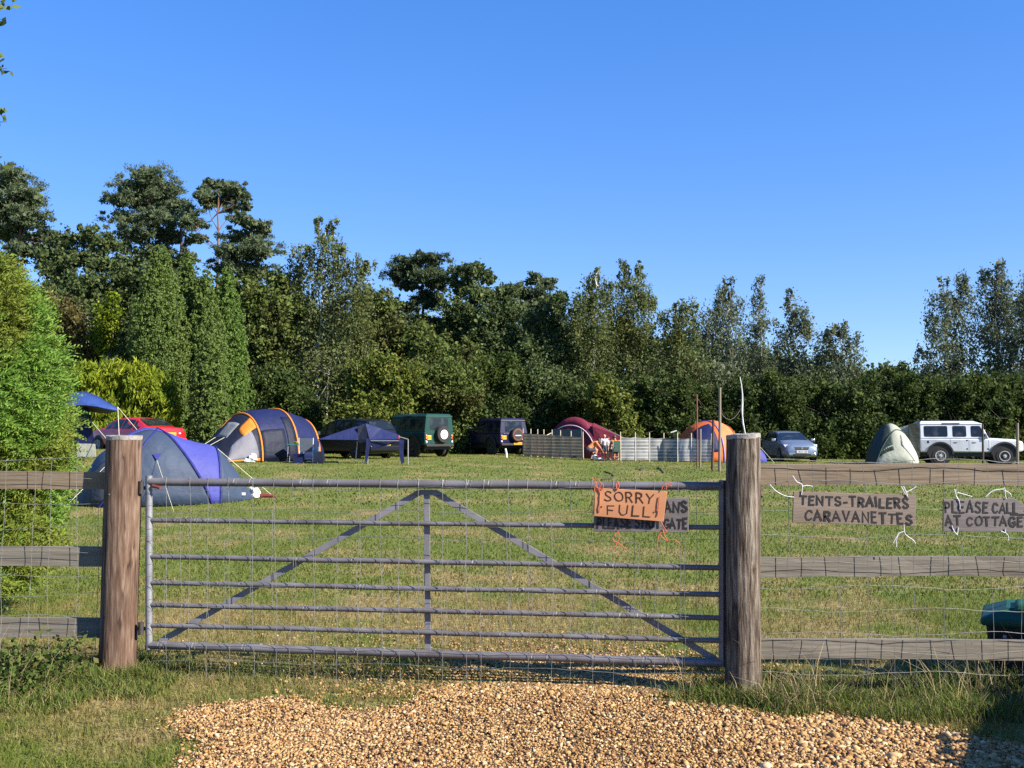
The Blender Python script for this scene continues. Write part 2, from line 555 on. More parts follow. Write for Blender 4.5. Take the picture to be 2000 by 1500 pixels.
def axis(parts):
    out = []
    for a, b, n in parts:
        out += list(np.linspace(a, b, n, endpoint=False))
    return np.array(out + [parts[-1][1]])
gx = axis([(-600, -60, 14), (-60, -12, 40), (-12, 12, 120), (12, 60, 40), (60, 600, 14)])
gy = axis([(-60, 2, 16), (2, 20, 100), (20, 90, 100), (90, 900, 20)])
gxx, gyy = np.meshgrid(gx, gy)
gV = np.stack([gxx, gyy, gz(gxx, gyy)], -1).reshape(-1, 3)
nx, ny = len(gx), len(gy)
ii = (np.arange(ny - 1)[:, None] * nx + np.arange(nx - 1)[None, :]).ravel()
o = np_mesh('ground', gV, 4, M['ground'], faces=np.stack([ii, ii + 1, ii + nx + 1, ii + nx], -1), smooth=True)
tag(o, kind='structure')

# gravel drive: a bed with a slight crown, and the loose stones lying on it
def bump2(x, y):
    return .008 * (1 + np.sin(x * 2.1 + y * 1.3)) + .006 * np.sin(x * 5.3 - y * 4.1) + .012
bx = np.linspace(-2.4, 6.5, 200); by = np.linspace(-3, 6.6, 220)
bxx, byy = np.meshgrid(bx, by)
cell = inpoly((bxx[:-1, :-1] + bxx[1:, 1:]) / 2, (byy[:-1, :-1] + byy[1:, 1:]) / 2, DRIVE)
ii = (np.arange(len(by) - 1)[:, None] * len(bx) + np.arange(len(bx) - 1)[None, :])[cell]
bV = np.stack([bxx, byy, gz(bxx, byy) + .004 + np.maximum(0, bump2(bxx, byy) - .02)], -1).reshape(-1, 3)
o = np_mesh('gravel_drive', bV, 4, M['gravelbed'], faces=np.stack([ii, ii + 1, ii + len(bx) + 1, ii + len(bx)], -1), smooth=True)
tag(o, kind='structure')

def ico():
    bm = bmesh.new()
    bmesh.ops.create_icosphere(bm, subdivisions=1, radius=1)
    v = np.array([p.co[:] for p in bm.verts]); f = np.array([[q.index for q in k.verts] for k in bm.faces])
    bm.free()
    return v, f
ICV, ICF = ico()
def stones(x, y, z, s):
    n = len(x)
    sc = np.stack([s * RNG.uniform(.8, 1.5, n), s * RNG.uniform(.7, 1.1, n), s * RNG.uniform(.45, .8, n)], -1)
    v = ICV[None] * sc[:, None, :] * RNG.uniform(.78, 1.18, (n, len(ICV), 1)) ** 1.6
    a = RNG.uniform(0, 2 * pi, n); t = RNG.normal(0, .45, n)
    c, s_ = np.cos(t)[:, None], np.sin(t)[:, None]
    v = np.stack([v[..., 0], v[..., 1] * c - v[..., 2] * s_, v[..., 1] * s_ + v[..., 2] * c], -1)
    c, s_ = np.cos(a)[:, None], np.sin(a)[:, None]
    v = np.stack([v[..., 0] * c - v[..., 1] * s_, v[..., 0] * s_ + v[..., 1] * c, v[..., 2]], -1)
    v += np.stack([x, y, z], -1)[:, None, :]
    f = ICF[None] + (np.arange(n) * len(ICV))[:, None, None]
    return v.reshape(-1, 3), f.reshape(-1, 3)
n = 130000
sx = RNG.uniform(-2.4, 4.2, n); sy = RNG.uniform(3.6, 6.5, n)
jx = sx + RNG.normal(0, .05, n); jy = sy + RNG.normal(0, .05, n)
keep = inpoly(jx, jy, DRIVE) & (np.abs(sx) < .56 * sy + .6)
sx, sy = sx[keep], sy[keep]
big = sst(.6, 1.6, sx)
ss = RNG.lognormal(-5.08, .36, len(sx)) * (1 + .95 * big * RNG.uniform(0, 1, len(sx)) ** 2)
sz = gz(sx, sy) + bump2(sx, sy) * RNG.uniform(.35, 1.0, len(sx)) + .002
# loose stones scattered in the turf beyond the gate
n = 11000
tx = RNG.normal(.35, .62, n); ty = 5.95 + np.abs(RNG.normal(0, .62, n))
tz = gz(tx, ty) + .012
t2x = RNG.normal(-.9, .7, 900); t2y = RNG.normal(7.4, .5, 900)
t3x = RNG.normal(-4.0, .35, 300); t3y = RNG.normal(7.0, .3, 300)
sx = np.concatenate([sx, tx, t2x, t3x]); sy = np.concatenate([sy, ty, t2y, t3y])
sz = np.concatenate([sz, tz, gz(t2x, t2y) + .01, gz(t3x, t3y) + .012]); ss = np.concatenate([ss, RNG.lognormal(-4.7, .3, n), RNG.lognormal(-4.9, .3, 1200)])
v, f = stones(sx, sy, sz, ss)
o = np_mesh('gravel', v, 3, M['gravel'], faces=f)
tag(o, 'loose tan and cream gravel stones covering the entrance drive', 'gravel', kind='stuff')

# grass blades
def blades(x, y, h, w, lean=.5, z=None):
    n = len(x)
    a = RNG.uniform(0, 2 * pi, n)
    b = RNG.uniform(0, 2 * pi, n)
    L = h * lean * RNG.uniform(.1, 1.3, n)
    z = gz(x, y) if z is None else z
    base = np.stack([x, y, z - .004], -1)
    sd_ = np.stack([np.cos(a), np.sin(a), np.zeros(n)], -1) * (w / 2)[:, None]
    ln = np.stack([np.cos(b) * L, np.sin(b) * L, np.zeros(n)], -1)
    up = np.stack([np.zeros(n), np.zeros(n), h], -1)
    mid = base + ln * .35 + up * .6
    tip = base + ln + up * RNG.uniform(.85, 1.05, n)[:, None]
    # a lower quad and an upper triangle folded into one quad pair: 5 points -> two faces as quads (last is thin)
    V = np.stack([base - sd_, base + sd_, mid + sd_ * .8, mid - sd_ * .8, mid - sd_ * .8, mid + sd_ * .8, tip + sd_ * .12, tip - sd_ * .12], 1)
    return V.reshape(-1, 3)
def wedge(n, y0, y1, pw=1.0):
    u = RNG.uniform(0, 1, n)
    y = (y0 ** (2 - pw) + u * (y1 ** (2 - pw) - y0 ** (2 - pw))) ** (1 / (2 - pw)) if pw != 2 else y0 * (y1 / y0) ** u
    x = RNG.uniform(-1, 1, n) * (.55 * y + .9)
    return x, y
VV = []
x, y = wedge(150000, 3.9, 9.5, 1.6)
k = ~inpoly(x + RNG.normal(0, .05, len(x)), y + RNG.normal(0, .06, len(x)), DRIVE)
k &= ~((np.abs(x - .35) < .75) & (y > 5.7) & (y < 7.1) & (RNG.uniform(0, 1, len(x)) < .7))
x, y = x[k], y[k]
patch = .5 + .5 * np.sin(x * 2.3 + 1.7 * np.sin(y * 1.9)) * np.sin(y * 2.7 + x)
VV.append(blades(x, y, RNG.uniform(.025, .062, len(x)) * (.8 + .45 * patch), RNG.uniform(.003, .006, len(x)), .9))
x, y = wedge(110000, 9.5, 20, 1.7)
VV.append(blades(x, y, RNG.uniform(.02, .05, len(x)), RNG.uniform(.006, .013, len(x)), .9))
x, y = wedge(70000, 20, 54, 1.8)
VV.append(blades(x, y, RNG.uniform(.025, .06, len(x)), RNG.uniform(.014, .035, len(x)), .9))
o = np_mesh('grass', np.concatenate(VV), 4, M['grass'])
tag(o, 'short green and straw coloured grass covering the camping field', 'grass', kind='stuff')

# long uncut grass along the fences and round the gate posts
VV = []
def strip(n, x0, x1, y0, y1, h0, h1, w0, w1, lean):
    x = RNG.uniform(x0, x1, n); y = RNG.uniform(y0, y1, n)
    k = ~inpoly(x, y, DRIVE)
    x, y = x[k], y[k]
    cl = .35 + .65 * (.5 + .5 * np.sin(x * 6.1 + 2 * np.sin(y * 7)) * np.sin(y * 9 + 1.7 * x))
    return blades(x, y, RNG.uniform(h0, h1, len(x)) * cl, RNG.uniform(w0, w1, len(x)), lean)
VV.append(strip(13000, 1.35, 4.6, 5.45, 6.35, .04, .17, .004, .008, .8))
VV.append(strip(5000, -2.9, -2.1, 5.9, 6.9, .04, .12, .004, .007, .7))
VV.append(strip(15000, -5.0, -2.45, 5.6, 6.9, .05, .17, .004, .008, .8))
VV.append(strip(2600, -2.2, 1.3, 6.25, 6.7, .02, .07, .004, .007, .8))
a = RNG.uniform(0, 6.28, 2600); q = .12 + np.abs(RNG.normal(0, .14, 2600))
VV.append(blades(1.37 + np.cos(a) * q * 1.3, 5.93 + np.sin(a) * q * .8, RNG.uniform(.05, .17, 2600) * np.exp(-q), RNG.uniform(.004, .007, 2600), .9))
a = RNG.uniform(0, 6.28, 1500); q = .12 + np.abs(RNG.normal(0, .1, 1500))
VV.append(blades(-2.54 + np.cos(a) * q, 6.46 + np.sin(a) * q, RNG.uniform(.05, .14, 1500), RNG.uniform(.004, .007, 1500), .8))
o = np_mesh('tall_grass', np.concatenate(VV), 4, M['tallgrass'])
tag(o, 'long uncut grass growing along the foot of the fences', 'grass', kind='stuff')
VV = [strip(420, 1.3, 4.6, 5.55, 6.25, .2, .52, .003, .006, .9), strip(260, -4.9, -2.7, 5.7, 6.6, .2, .5, .003, .006, .9), strip(260, 1.0, 1.75, 5.5, 6.0, .1, .34, .003, .006, 1.3)]
o = np_mesh('dry_stems', np.concatenate(VV), 4, M['straw'])
tag(o, 'dry straw coloured grass stems leaning along the fence', 'grass', kind='stuff')

# ------------------------------------------------------------------ foliage
def unit(v):
    return v / np.maximum(np.linalg.norm(v, axis=-1, keepdims=True), 1e-9)

def cards(pos, size, aspect, bias, bw, rng):
    """leaf shaped (diamond) faces; bias pulls their long axis towards a direction"""
    n = len(pos)
    u = unit(rng.normal(size=(n, 3)) + np.asarray(bias) * bw)
    w = unit(np.cross(u, rng.normal(size=(n, 3))))
    L = (size * rng.uniform(.4, 1.7, n))[:, None]
    a = u * L * .5
    b = w * L * aspect * .5
    return np.stack([pos - a, pos + b - a * .1, pos + a, pos - b - a * .1], 1).reshape(-1, 3)

def leaves(C, Rr, n, size, aspect=.5, sub=.3, flat=1.0, droop=0.0, shell=.45, bias=(0, 0, 0), bw=0, core=.10, per=45, seed=0):
    rng = np.random.default_rng(seed + 101)
    C = np.asarray(C, float); Rr = np.asarray(Rr, float)
    w = Rr[:, 0] * Rr[:, 2]; w = w / w.sum()
    ns = max(len(C) * 7, n // per)
    ib = rng.choice(len(C), ns, p=w)
    d = unit(rng.normal(size=(ns, 3)))
    rad = shell + (1 - shell) * np.sqrt(rng.uniform(0, 1, ns))
    sc = C[ib] + Rr[ib] * d * rad[:, None]
    sr = sub * np.minimum(Rr[ib, 0], Rr[ib, 2]) * rng.uniform(.55, 1.4, ns)
    il = rng.integers(0, ns, n)
    g = rng.normal(size=(n, 3)) * .62
    pos = sc[il] + g * sr[il][:, None] * np.array([1, 1, flat])
    if droop:
        pos[:, 2] -= rng.exponential(.5, n) * droop * sr[il]
        pos[:, :2] = sc[il][:, :2] + (pos[:, :2] - sc[il][:, :2]) * .75
    V = [cards(pos, size, aspect, bias, bw, rng)]
    nc = int(n * core)  # larger inner leaf cards added to block light through the crown
    if nc:
        ib = rng.choice(len(C), nc, p=w)
        p = C[ib] + Rr[ib] * unit(rng.normal(size=(nc, 3))) * (rng.uniform(0, .5, nc) ** .6)[:, None]
        V.append(cards(p, size * 1.7, .7, (0, 0, 0), 0, rng))
    return np.concatenate(V)

def blobs3(blobs, d, deep=.9, seed=0):
    """crown lobes given as photo pixels (x, y, half width, half height) set at depth d, each a little nearer or farther"""
    rr = random.Random(seed * 7 + 3)
    C = []; S = []
    for b in blobs:
        x, y, rx, ry = b[:4]
        k = d / F
        dy = rr.uniform(-.55, .55) * rx * k * 1.2 if len(b) < 5 else b[4]
        c = P(x, y, d + dy)
        C.append(c); S.append((rx * k, rx * k * deep, ry * k))
    return C, S

def trunk_mesh(mb, base, top, r0, r1, wob=.02, seed=0, n=8):
    rr = random.Random(seed)
    base = Vector(base); top = Vector(top)
    H = (top - base).length
    pts = []; rs = []
    for i in range(15):
        t = i / 14
        q = base.lerp(top, t)
        if 0 < i < 14: q += Vector((rr.uniform(-1, 1), rr.uniform(-1, 1), 0)) * wob * H * .6
        pts.append(q); rs.append(r0 + (r1 - r0) * t ** .8)
    rs[0] *= 1.3
    mb.tube(pts, rs, n)
    return pts

def limbs(mb, pts, C, r, seed=0, rise=.25):
    rr = random.Random(seed + 5)
    for c in C:
        c = Vector(c)
        jj = rr.uniform(-.10, .10) * (pts[-1] - pts[0]).length
        best = min(pts[1:-1], key=lambda q: jj * 0 + abs((c.z + jj - q.z) - rise * (Vector((c.x - q.x, c.y - q.y)).length + .3)))
        m = best.lerp(c, .5) + Vector((rr.uniform(-.2, .2), rr.uniform(-.2, .2), -.06 * (c - best).length))
        L = (c - best).length
        mb.tube([best, best.lerp(m, .5) + Vector((0, 0, .02 * L)), m, c], [r, r * .75, r * .5, r * .2], 6)
        for k in range(3):
            a = m.lerp(c, rr.uniform(0, .8))
            e = a + Vector((rr.uniform(-1, 1), rr.uniform(-1, 1), rr.uniform(.1, .9))) * L * .3
            mb.tube([a, a.lerp(e, .5) + Vector((0, 0, .04 * L)), e], [r * .4, r * .3, r * .1], 5)

def tree(name, label, cat, d, basepx, blobs, leafm, barkm, size, dens, top=None, r0=.2, group=None, seed=0, aspect=.5, lr=.07, rise=.25, deep=.9, trunk2=None, wob=.02, thick=2.3, fat=1.0, **kw):
    if fat != 1.0: blobs = [(b[0], b[1], b[2] * fat, b[3] * (1 + (fat - 1) * .5), *b[4:]) for b in blobs]
    g = G(basepx, d)
    t = thing(name, label, cat, g, 0, group)
    C, S = blobs3(blobs, d, deep, seed)
    area = sum(4 * s[0] * s[2] for s in S)
    n = int(dens * thick * area / (size * size * aspect * .5))
    V = leaves(C, S, n, size, aspect, seed=seed, **kw)
    V -= np.array(g[:])
    np_mesh('crown', V, 4, leafm, t)
    tp = P(top[0], top[1], d) if top else Vector(max(C, key=lambda c: c[2]))
    mb = MB()
    pts = trunk_mesh(mb, g - Vector((0, 0, .1)), tp - Vector((0, 0, .4)), r0, r0 * .12, wob, seed)
    limbs(mb, pts, C, lr, seed, rise)
    if trunk2:
        for (bx_, tx_, ty_, rr_) in trunk2:
            trunk_mesh(mb, G(bx_, d) - Vector((0, 0, .1)), P(tx_, ty_, d), rr_, rr_ * .3, wob, seed + 3)
    mb.build('trunk', barkm, t, world=True, smooth=True, fix=False)
    return t

PINE = leafmat('pine_needles', [(0.066, 0.093, 0.048), (0.114, 0.154, 0.078), (0.169, 0.209, 0.108)], trans=.32)
PINEB = leafmat('pine_needles_dark', [(0.045, 0.068, 0.033), (0.077, 0.112, 0.050), (0.120, 0.151, 0.073)], trans=.32)
OAK = leafmat('dark_broad_leaves', [(0.052, 0.083, 0.029), (0.095, 0.137, 0.048), (0.156, 0.189, 0.071)], trans=.32)
OAK2 = leafmat('mid_broad_leaves', [(0.063, 0.103, 0.025), (0.118, 0.160, 0.037), (0.179, 0.208, 0.059)], patch=(.085, .085, .026), pscale=.5, trans=.3)
BIRCH = leafmat('birch_leaves', [(0.082, 0.119, 0.043), (0.141, 0.174, 0.063), (0.208, 0.227, 0.089)], patch=(.10, .115, .03), pscale=.5, trans=.32)
BIRCHB = leafmat('birch_leaves_cool', [(0.079, 0.109, 0.062), (0.132, 0.163, 0.087), (0.210, 0.225, 0.138)], trans=.32)
SHRUB = leafmat('bright_shrub_leaves', [(0.062, 0.102, 0.016), (0.112, 0.155, 0.028), (0.173, 0.202, 0.038), (0.223, 0.213, 0.045)], trans=.32)
HEDGE = leafmat('hedge_leaves', [(0.034, 0.057, 0.018), (0.060, 0.095, 0.025), (0.105, 0.137, 0.037)], patch=(.07, .10, .02), pscale=.45, trans=.32)
BROWN = leafmat('browning_leaves', [(0.072, 0.066, 0.026), (0.120, 0.102, 0.036), (0.144, 0.132, 0.042)], trans=.3)
CYP = leafmat('cypress_sprays', [(.098, .150, .036), (.125, .185, .044), (.155, .215, .055)], trans=.2)
CYP2 = leafmat('cypress_sprays_fresh', [(0.069, 0.136, 0.030), (0.120, 0.201, 0.041), (0.171, 0.248, 0.058)], trans=.2)
GOLD = leafmat('golden_sprays', [(0.139, 0.189, 0.013), (0.235, 0.294, 0.020), (0.352, 0.389, 0.036)], patch=(.12, .19, .02), pscale=.8, trans=.32)
LEY = leafmat('leyland_sprays', [(0.076, 0.168, 0.024), (0.141, 0.276, 0.042), (0.200, 0.349, 0.060), (0.271, 0.349, 0.066)], patch=(.22, .24, .04), pscale=1.6, trans=.32)
BARKP = mk('orange_pine_bark', (.21, .115, .075), (.13, .075, .05), scale=4, rough=.9, bump=.5, stretch=(1, 1, .3))
BARK = mk('grey_brown_bark', (.12, .095, .07), (.07, .055, .04), scale=6, rough=.9, bump=.5, stretch=(1, 1, .2))
BARKG = mk('pale_grey_bark', (.34, .31, .25), (.2, .18, .14), scale=6, rough=.9, bump=.4, stretch=(1, 1, .2))
BARKW = mk('white_birch_bark', (.66, .63, .57), (.22, .20, .18), scale=3.5, rough=.8, bump=.3, stretch=(.5, .5, 2), lo=.5, hi=.68)

pk = dict(size=.17, aspect=.30, flat=.6, sub=.30, shell=.3, per=150, core=.12, fat=1.22, thick=2.0, bias=(0, 0, 1), bw=.5)
GP_ = 'tall pines above the back hedge'
tree('pine_tree', 'tall pine at the far left edge, towering over the light green conifer', 'pine tree', 62, 52,
     [(18, 352, 50, 30), (55, 385, 34, 24), (10, 400, 60, 30), (62, 425, 40, 22), (20, 452, 62, 28), (92, 462, 34, 20), (60, 490, 45, 20), (110, 470, 18, 20), (5, 510, 40, 25), (95, 520, 30, 14)],
     PINE, BARKP, dens=1.15, top=(38, 350), r0=.28, seed=1, lr=.05, group=GP_, wob=.012, **pk)
tree('pine_tree', 'broadest dome topped pine, the highest crown on the skyline', 'pine tree', 72, 298,
     [(290, 345, 44, 26), (262, 368, 42, 24), (325, 372, 40, 26), (232, 392, 28, 16), (285, 395, 60, 24), (345, 405, 34, 24), (240, 425, 34, 18), (300, 430, 60, 22), (268, 458, 55, 20), (235, 480, 30, 14), (330, 462, 40, 20), (290, 500, 60, 22), (240, 520, 40, 18), (330, 520, 40, 25)],
     PINE, BARKP, dens=1.1, top=(292, 350), r0=.28, seed=2, lr=.06, group=GP_, wob=.012, trunk2=[(358, 352, 395, .24)], **pk)
tree('pine_tree', 'flat topped pine with a bare sunlit orange trunk against the sky', 'pine tree', 70, 419,
     [(425, 362, 40, 14), (455, 374, 36, 17), (398, 382, 22, 16), (436, 392, 46, 12), (480, 385, 14, 13), (482, 405, 14, 12), (372, 425, 22, 24), (385, 468, 26, 11), (365, 500, 22, 14), (405, 402, 18, 9), (452, 408, 24, 9), (392, 440, 14, 8)],
     PINE, BARKP, dens=1.35, top=(427, 372), r0=.26, seed=3, lr=.05, group=GP_, wob=.006, **pk)
tree('pine_tree', 'lower pine to the right of the bare orange trunk, sloping to the birches', 'pine tree', 67, 480,
     [(470, 428, 30, 16), (498, 440, 30, 16), (520, 448, 14, 10), (480, 462, 48, 18), (460, 492, 50, 20), (505, 490, 40, 22), (450, 522, 45, 18), (500, 530, 45, 24)],
     PINE, BARKP, dens=1.25, top=(480, 430), r0=.26, seed=4, lr=.05, group=GP_, wob=.012, **pk)
tree('pine_tree', 'dark round headed pine left of the skyline dip, sky showing through it', 'pine tree', 66, 838,
     [(800, 512, 38, 20), (845, 510, 28, 20), (778, 538, 24, 24), (825, 540, 42, 20), (858, 545, 22, 28), (800, 560, 26, 12), (845, 585, 34, 24), (790, 598, 36, 14), (835, 640, 50, 30)],
     PINEB, BARKP, dens=1.35, top=(822, 510), r0=.28, seed=5, lr=.06, group=GP_, wob=.012, **pk)
tree('pine_tree', 'small blue green pine with a kinked orange trunk, left of the twin birches', 'pine tree', 68, 1026,
     [(1046, 548, 30, 14), (1065, 558, 22, 13), (1022, 568, 28, 14), (1050, 578, 36, 16), (1030, 598, 36, 16), (1070, 600, 24, 14), (1050, 622, 40, 14)],
     PINE, BARKP, dens=1.3, top=(1042, 555), r0=.28, seed=6, lr=.07, group=GP_, wob=.012, **pk)

ok = dict(size=.17, aspect=.62, sub=.3, shell=.45, per=90, core=.2)
tree('broadleaf_tree', 'dark broadleaf tree between the left pine and the dome topped pine', 'tree', 60, 160,
     [(130, 470, 30, 22), (175, 462, 30, 20), (200, 480, 34, 24), (105, 500, 34, 26), (155, 505, 46, 26), (210, 520, 50, 30), (120, 545, 50, 34), (185, 560, 60, 34), (150, 600, 70, 40)],
     OAK, BARKG, dens=1.15, r0=.22, seed=10, lr=.09, **ok)
tree('broadleaf_tree', 'dense dark tree filling the gap behind the tallest column conifer', 'tree', 60, 330,
     [(260, 545, 50, 34), (310, 540, 45, 30), (350, 560, 50, 40), (250, 590, 50, 40), (330, 620, 70, 50)],
     OAK, BARK, dens=1.2, r0=.22, seed=11, **ok)
tree('broadleaf_tree', 'olive broadleaf tree between the column conifers and the tall birch', 'tree', 58, 500,
     [(450, 560, 45, 26), (500, 575, 45, 34), (545, 560, 40, 40), (480, 630, 50, 50), (530, 650, 50, 50), (560, 600, 34, 40), (500, 700, 50, 50), (550, 730, 50, 50)],
     OAK2, BARK, dens=1.15, r0=.2, seed=12, **ok)
tree('broadleaf_tree', 'olive green broadleaf tree right of the tall birch', 'tree', 60, 745,
     [(722, 590, 36, 32), (752, 600, 30, 30), (740, 640, 46, 40), (770, 680, 50, 40), (730, 700, 50, 44)],
     OAK2, BARKG, dens=1.1, r0=.18, seed=13, **ok)
tree('broadleaf_tree', 'darkest oak, jagged topped, right of the round headed pine', 'tree', 64, 925,
     [(905, 532, 26, 18), (930, 524, 26, 18), (952, 545, 26, 20), (900, 560, 34, 24), (945, 578, 44, 28), (985, 575, 32, 22), (890, 605, 40, 34), (940, 625, 54, 36), (990, 615, 38, 32), (900, 660, 50, 36), (970, 670, 50, 40)],
     OAK, BARK, dens=1.2, r0=.26, seed=14, **ok)
tree('broadleaf_tree', 'dark tree filling behind the kinked pine and the left twin birch', 'tree', 62, 1080,
     [(1080, 600, 36, 26), (1095, 580, 24, 18), (1060, 640, 44, 36), (1100, 660, 40, 40), (1040, 690, 50, 40), (1090, 720, 50, 40)],
     OAK, BARKP, dens=1.15, r0=.2, seed=15, trunk2=[(1026, 1020, 640, .26)], **ok)
tree('broadleaf_tree', 'dull green tree low in the wood below the round headed pine', 'tree', 58, 850,
     [(800, 660, 44, 40), (850, 680, 44, 40), (900, 700, 44, 40), (830, 730, 60, 40), (890, 750, 50, 40)],
     OAK2, BARKG, dens=1.1, r0=.16, seed=16, **ok)
tree('brown_shrub', 'brownish thinning shrub between the light green conifer and the golden tree', 'shrub', 50, 130,
     [(90, 590, 30, 30), (120, 610, 34, 30), (150, 640, 30, 34), (110, 660, 44, 36), (160, 690, 34, 30)],
     BROWN, BARK, size=.15, aspect=.5, dens=1.1, r0=.08, seed=17, sub=.35, core=.15)

bk = dict(size=.14, aspect=.5, sub=.40, flat=1.1, droop=1.7, shell=.25, per=70, core=.03, thick=1.3, fat=1.22, bias=(0, 0, -1), bw=.9, rise=.9)
GB = 'birches along the back of the field'
tree('birch_tree', 'tallest weeping birch with white lower trunks, left of centre', 'birch tree', 58, 612,
     [(622, 440, 10, 22), (648, 440, 11, 22), (634, 470, 26, 22), (600, 490, 24, 22), (665, 490, 24, 24), (636, 515, 44, 26), (690, 525, 24, 26), (718, 520, 14, 14), (590, 535, 34, 30), (660, 555, 50, 32), (600, 590, 46, 36), (690, 590, 44, 36), (640, 630, 60, 40), (590, 660, 40, 40), (700, 660, 44, 44), (650, 700, 60, 40), (600, 730, 36, 36), (690, 730, 40, 36)],
     BIRCH, BARKW, dens=1.15, top=(636, 440), r0=.12, seed=20, lr=.05, group=GB, trunk2=[(638, 640, 700, .10)], wob=.008, **bk)
tree('birch_tree', 'left of the twin birches above the maroon tent, pale hanging sprays', 'birch tree', 61, 1150,
     [(1166, 530, 10, 22), (1160, 560, 24, 22), (1185, 570, 16, 22), (1140, 590, 28, 26), (1172, 600, 30, 28), (1125, 625, 30, 32), (1160, 650, 42, 36), (1150, 700, 44, 36), (1170, 735, 32, 26)],
     BIRCH, BARKW, dens=1.45, top=(1166, 520), r0=.11, seed=21, lr=.045, group=GB, **bk)
tree('birch_tree', 'right of the twin birches above the maroon tent, two pointed leaders', 'birch tree', 62, 1235,
     [(1218, 530, 11, 22), (1248, 528, 10, 24), (1232, 560, 28, 26), (1262, 585, 18, 22), (1232, 605, 36, 32), (1215, 650, 34, 34), (1250, 655, 36, 36), (1235, 700, 44, 34)],
     BIRCH, BARKW, dens=1.5, top=(1235, 525), r0=.11, seed=22, lr=.045, group=GB, **bk)
tree('birch_tree', 'shorter birch in the dip between the twin birches and the tall grey pole', 'birch tree', 61, 1325,
     [(1322, 598, 14, 14), (1350, 600, 12, 14), (1300, 620, 20, 22), (1335, 632, 32, 28), (1320, 670, 38, 34), (1340, 710, 36, 30), (1310, 740, 32, 26)],
     BIRCH, BARKW, dens=1.3, top=(1328, 590), r0=.09, seed=23, lr=.04, group=GB, **bk)
tree('birch_tree', 'grey green birch directly above the tall grey pole', 'birch tree', 62, 1425,
     [(1424, 555, 12, 20), (1404, 580, 16, 20), (1432, 588, 22, 24), (1390, 612, 20, 24), (1420, 630, 36, 30), (1395, 665, 38, 32), (1435, 680, 36, 34), (1410, 720, 46, 30)],
     BIRCHB, BARKG, dens=1.15, top=(1424, 550), r0=.10, seed=24, lr=.045, group=GB, **bk)
tree('birch_tree', 'slimmest airy birch, sky showing through its crown, right of the grey pole', 'birch tree', 64, 1482,
     [(1485, 552, 10, 18), (1482, 582, 18, 24), (1490, 620, 20, 28), (1476, 655, 22, 30), (1492, 695, 26, 32), (1480, 735, 32, 28)],
     BIRCHB, BARKG, dens=.85, top=(1485, 545), r0=.09, seed=25, lr=.04, group=GB, **bk)
tree('birch_tree', 'spire topped birch behind the blue hatchback', 'birch tree', 62, 1548,
     [(1545, 572, 9, 18), (1540, 600, 20, 24), (1562, 612, 18, 24), (1550, 645, 32, 28), (1575, 640, 12, 18), (1540, 685, 32, 30), (1555, 725, 30, 28)],
     BIRCHB, BARKG, dens=1.1, top=(1545, 562), r0=.09, seed=26, lr=.04, group=GB, **bk)
tree('birch_tree', 'low spreading birch just left of the open patch of sky', 'birch tree', 61, 1635,
     [(1645, 640, 14, 14), (1625, 652, 22, 16), (1655, 665, 20, 18), (1615, 685, 28, 22), (1650, 695, 30, 24), (1630, 725, 46, 24)],
     BIRCHB, BARKG, dens=1.25, top=(1643, 638), r0=.09, seed=27, lr=.04, group=GB, **bk)
tree('birch_tree', 'twin leader birch behind the white off-roader, right of the open sky', 'birch tree', 60, 1852,
     [(1838, 550, 13, 20), (1880, 552, 13, 20), (1845, 585, 26, 26), (1882, 592, 22, 26), (1830, 625, 26, 30), (1870, 640, 36, 34), (1800, 690, 22, 18), (1838, 680, 36, 34), (1875, 700, 34, 34), (1845, 730, 40, 26)],
     BIRCHB, BARK, dens=1.15, top=(1850, 545), r0=.11, seed=28, lr=.05, group=GB, **bk)
tree('birch_tree', 'tallest birch at the right edge behind the white bonnet', 'birch tree', 61, 1945,
     [(1945, 520, 18, 16), (1925, 545, 16, 18), (1960, 552, 22, 22), (1935, 585, 30, 26), (1975, 595, 28, 28), (1950, 630, 40, 32), (1920, 660, 28, 30), (1970, 675, 40, 34), (1945, 715, 44, 32)],
     BIRCHB, BARK, dens=1.15, top=(1946, 512), r0=.12, seed=29, lr=.05, group=GB, **bk)
tree('birch_tree', 'birch cut off by the right edge of the view', 'birch tree', 59, 2030,
     [(2030, 560, 30, 30), (2005, 600, 26, 30), (2050, 610, 40, 40), (2010, 660, 36, 36), (2050, 690, 50, 40), (2010, 720, 36, 30)],
     BIRCHB, BARK, dens=1.15, top=(2030, 545), r0=.12, seed=30, lr=.05, group=GB, **bk)

# column conifers
def flame(px, top, bot, hw, k=9):
    out = []
    for i in range(k):
        t = (i + .5) / k
        y = top + (bot - top) * t
        w = hw * min(1.0, .22 + 1.05 * sin(min(1, t * 1.25) * pi / 2) ** .9) * (1 - .22 * max(0, t - .72) / .28)
        out.append((px, y, w * .92, (bot - top) / k * .95, 0))
    return out
ck = dict(size=.085, aspect=.5, sub=.09, shell=.93, per=24, core=.4, fat=1.10, bias=(0, 0, 1), bw=1.3, deep=1.0)
GC = 'column conifers behind the red car'
def column(label, d, px, top, bot, hw, seed, m=None, extra=()):
    return tree('column_conifer', label, 'conifer', d, px, flame(px, top, bot, hw) + list(extra), m or CYP, BARK, dens=1.5, r0=.12, seed=seed, lr=.03, group=GC, **ck)
column('tallest broad column conifer, leftmost of the dense green cluster', 47, 312, 498, 860, 58, 40)
column('second column conifer, narrow top rising behind the broad leftmost one', 49, 366, 512, 860, 44, 41)
column('slim column conifer in the middle of the cluster, bowed to the right', 48, 402, 545, 870, 40, 42)
column('fresh green column conifer on the right flank of the cluster', 51, 444, 538, 860, 38, 43, CYP2)
column('shorter column conifer at the front of the cluster beside the tunnel tent', 44, 408, 660, 868, 36, 44)
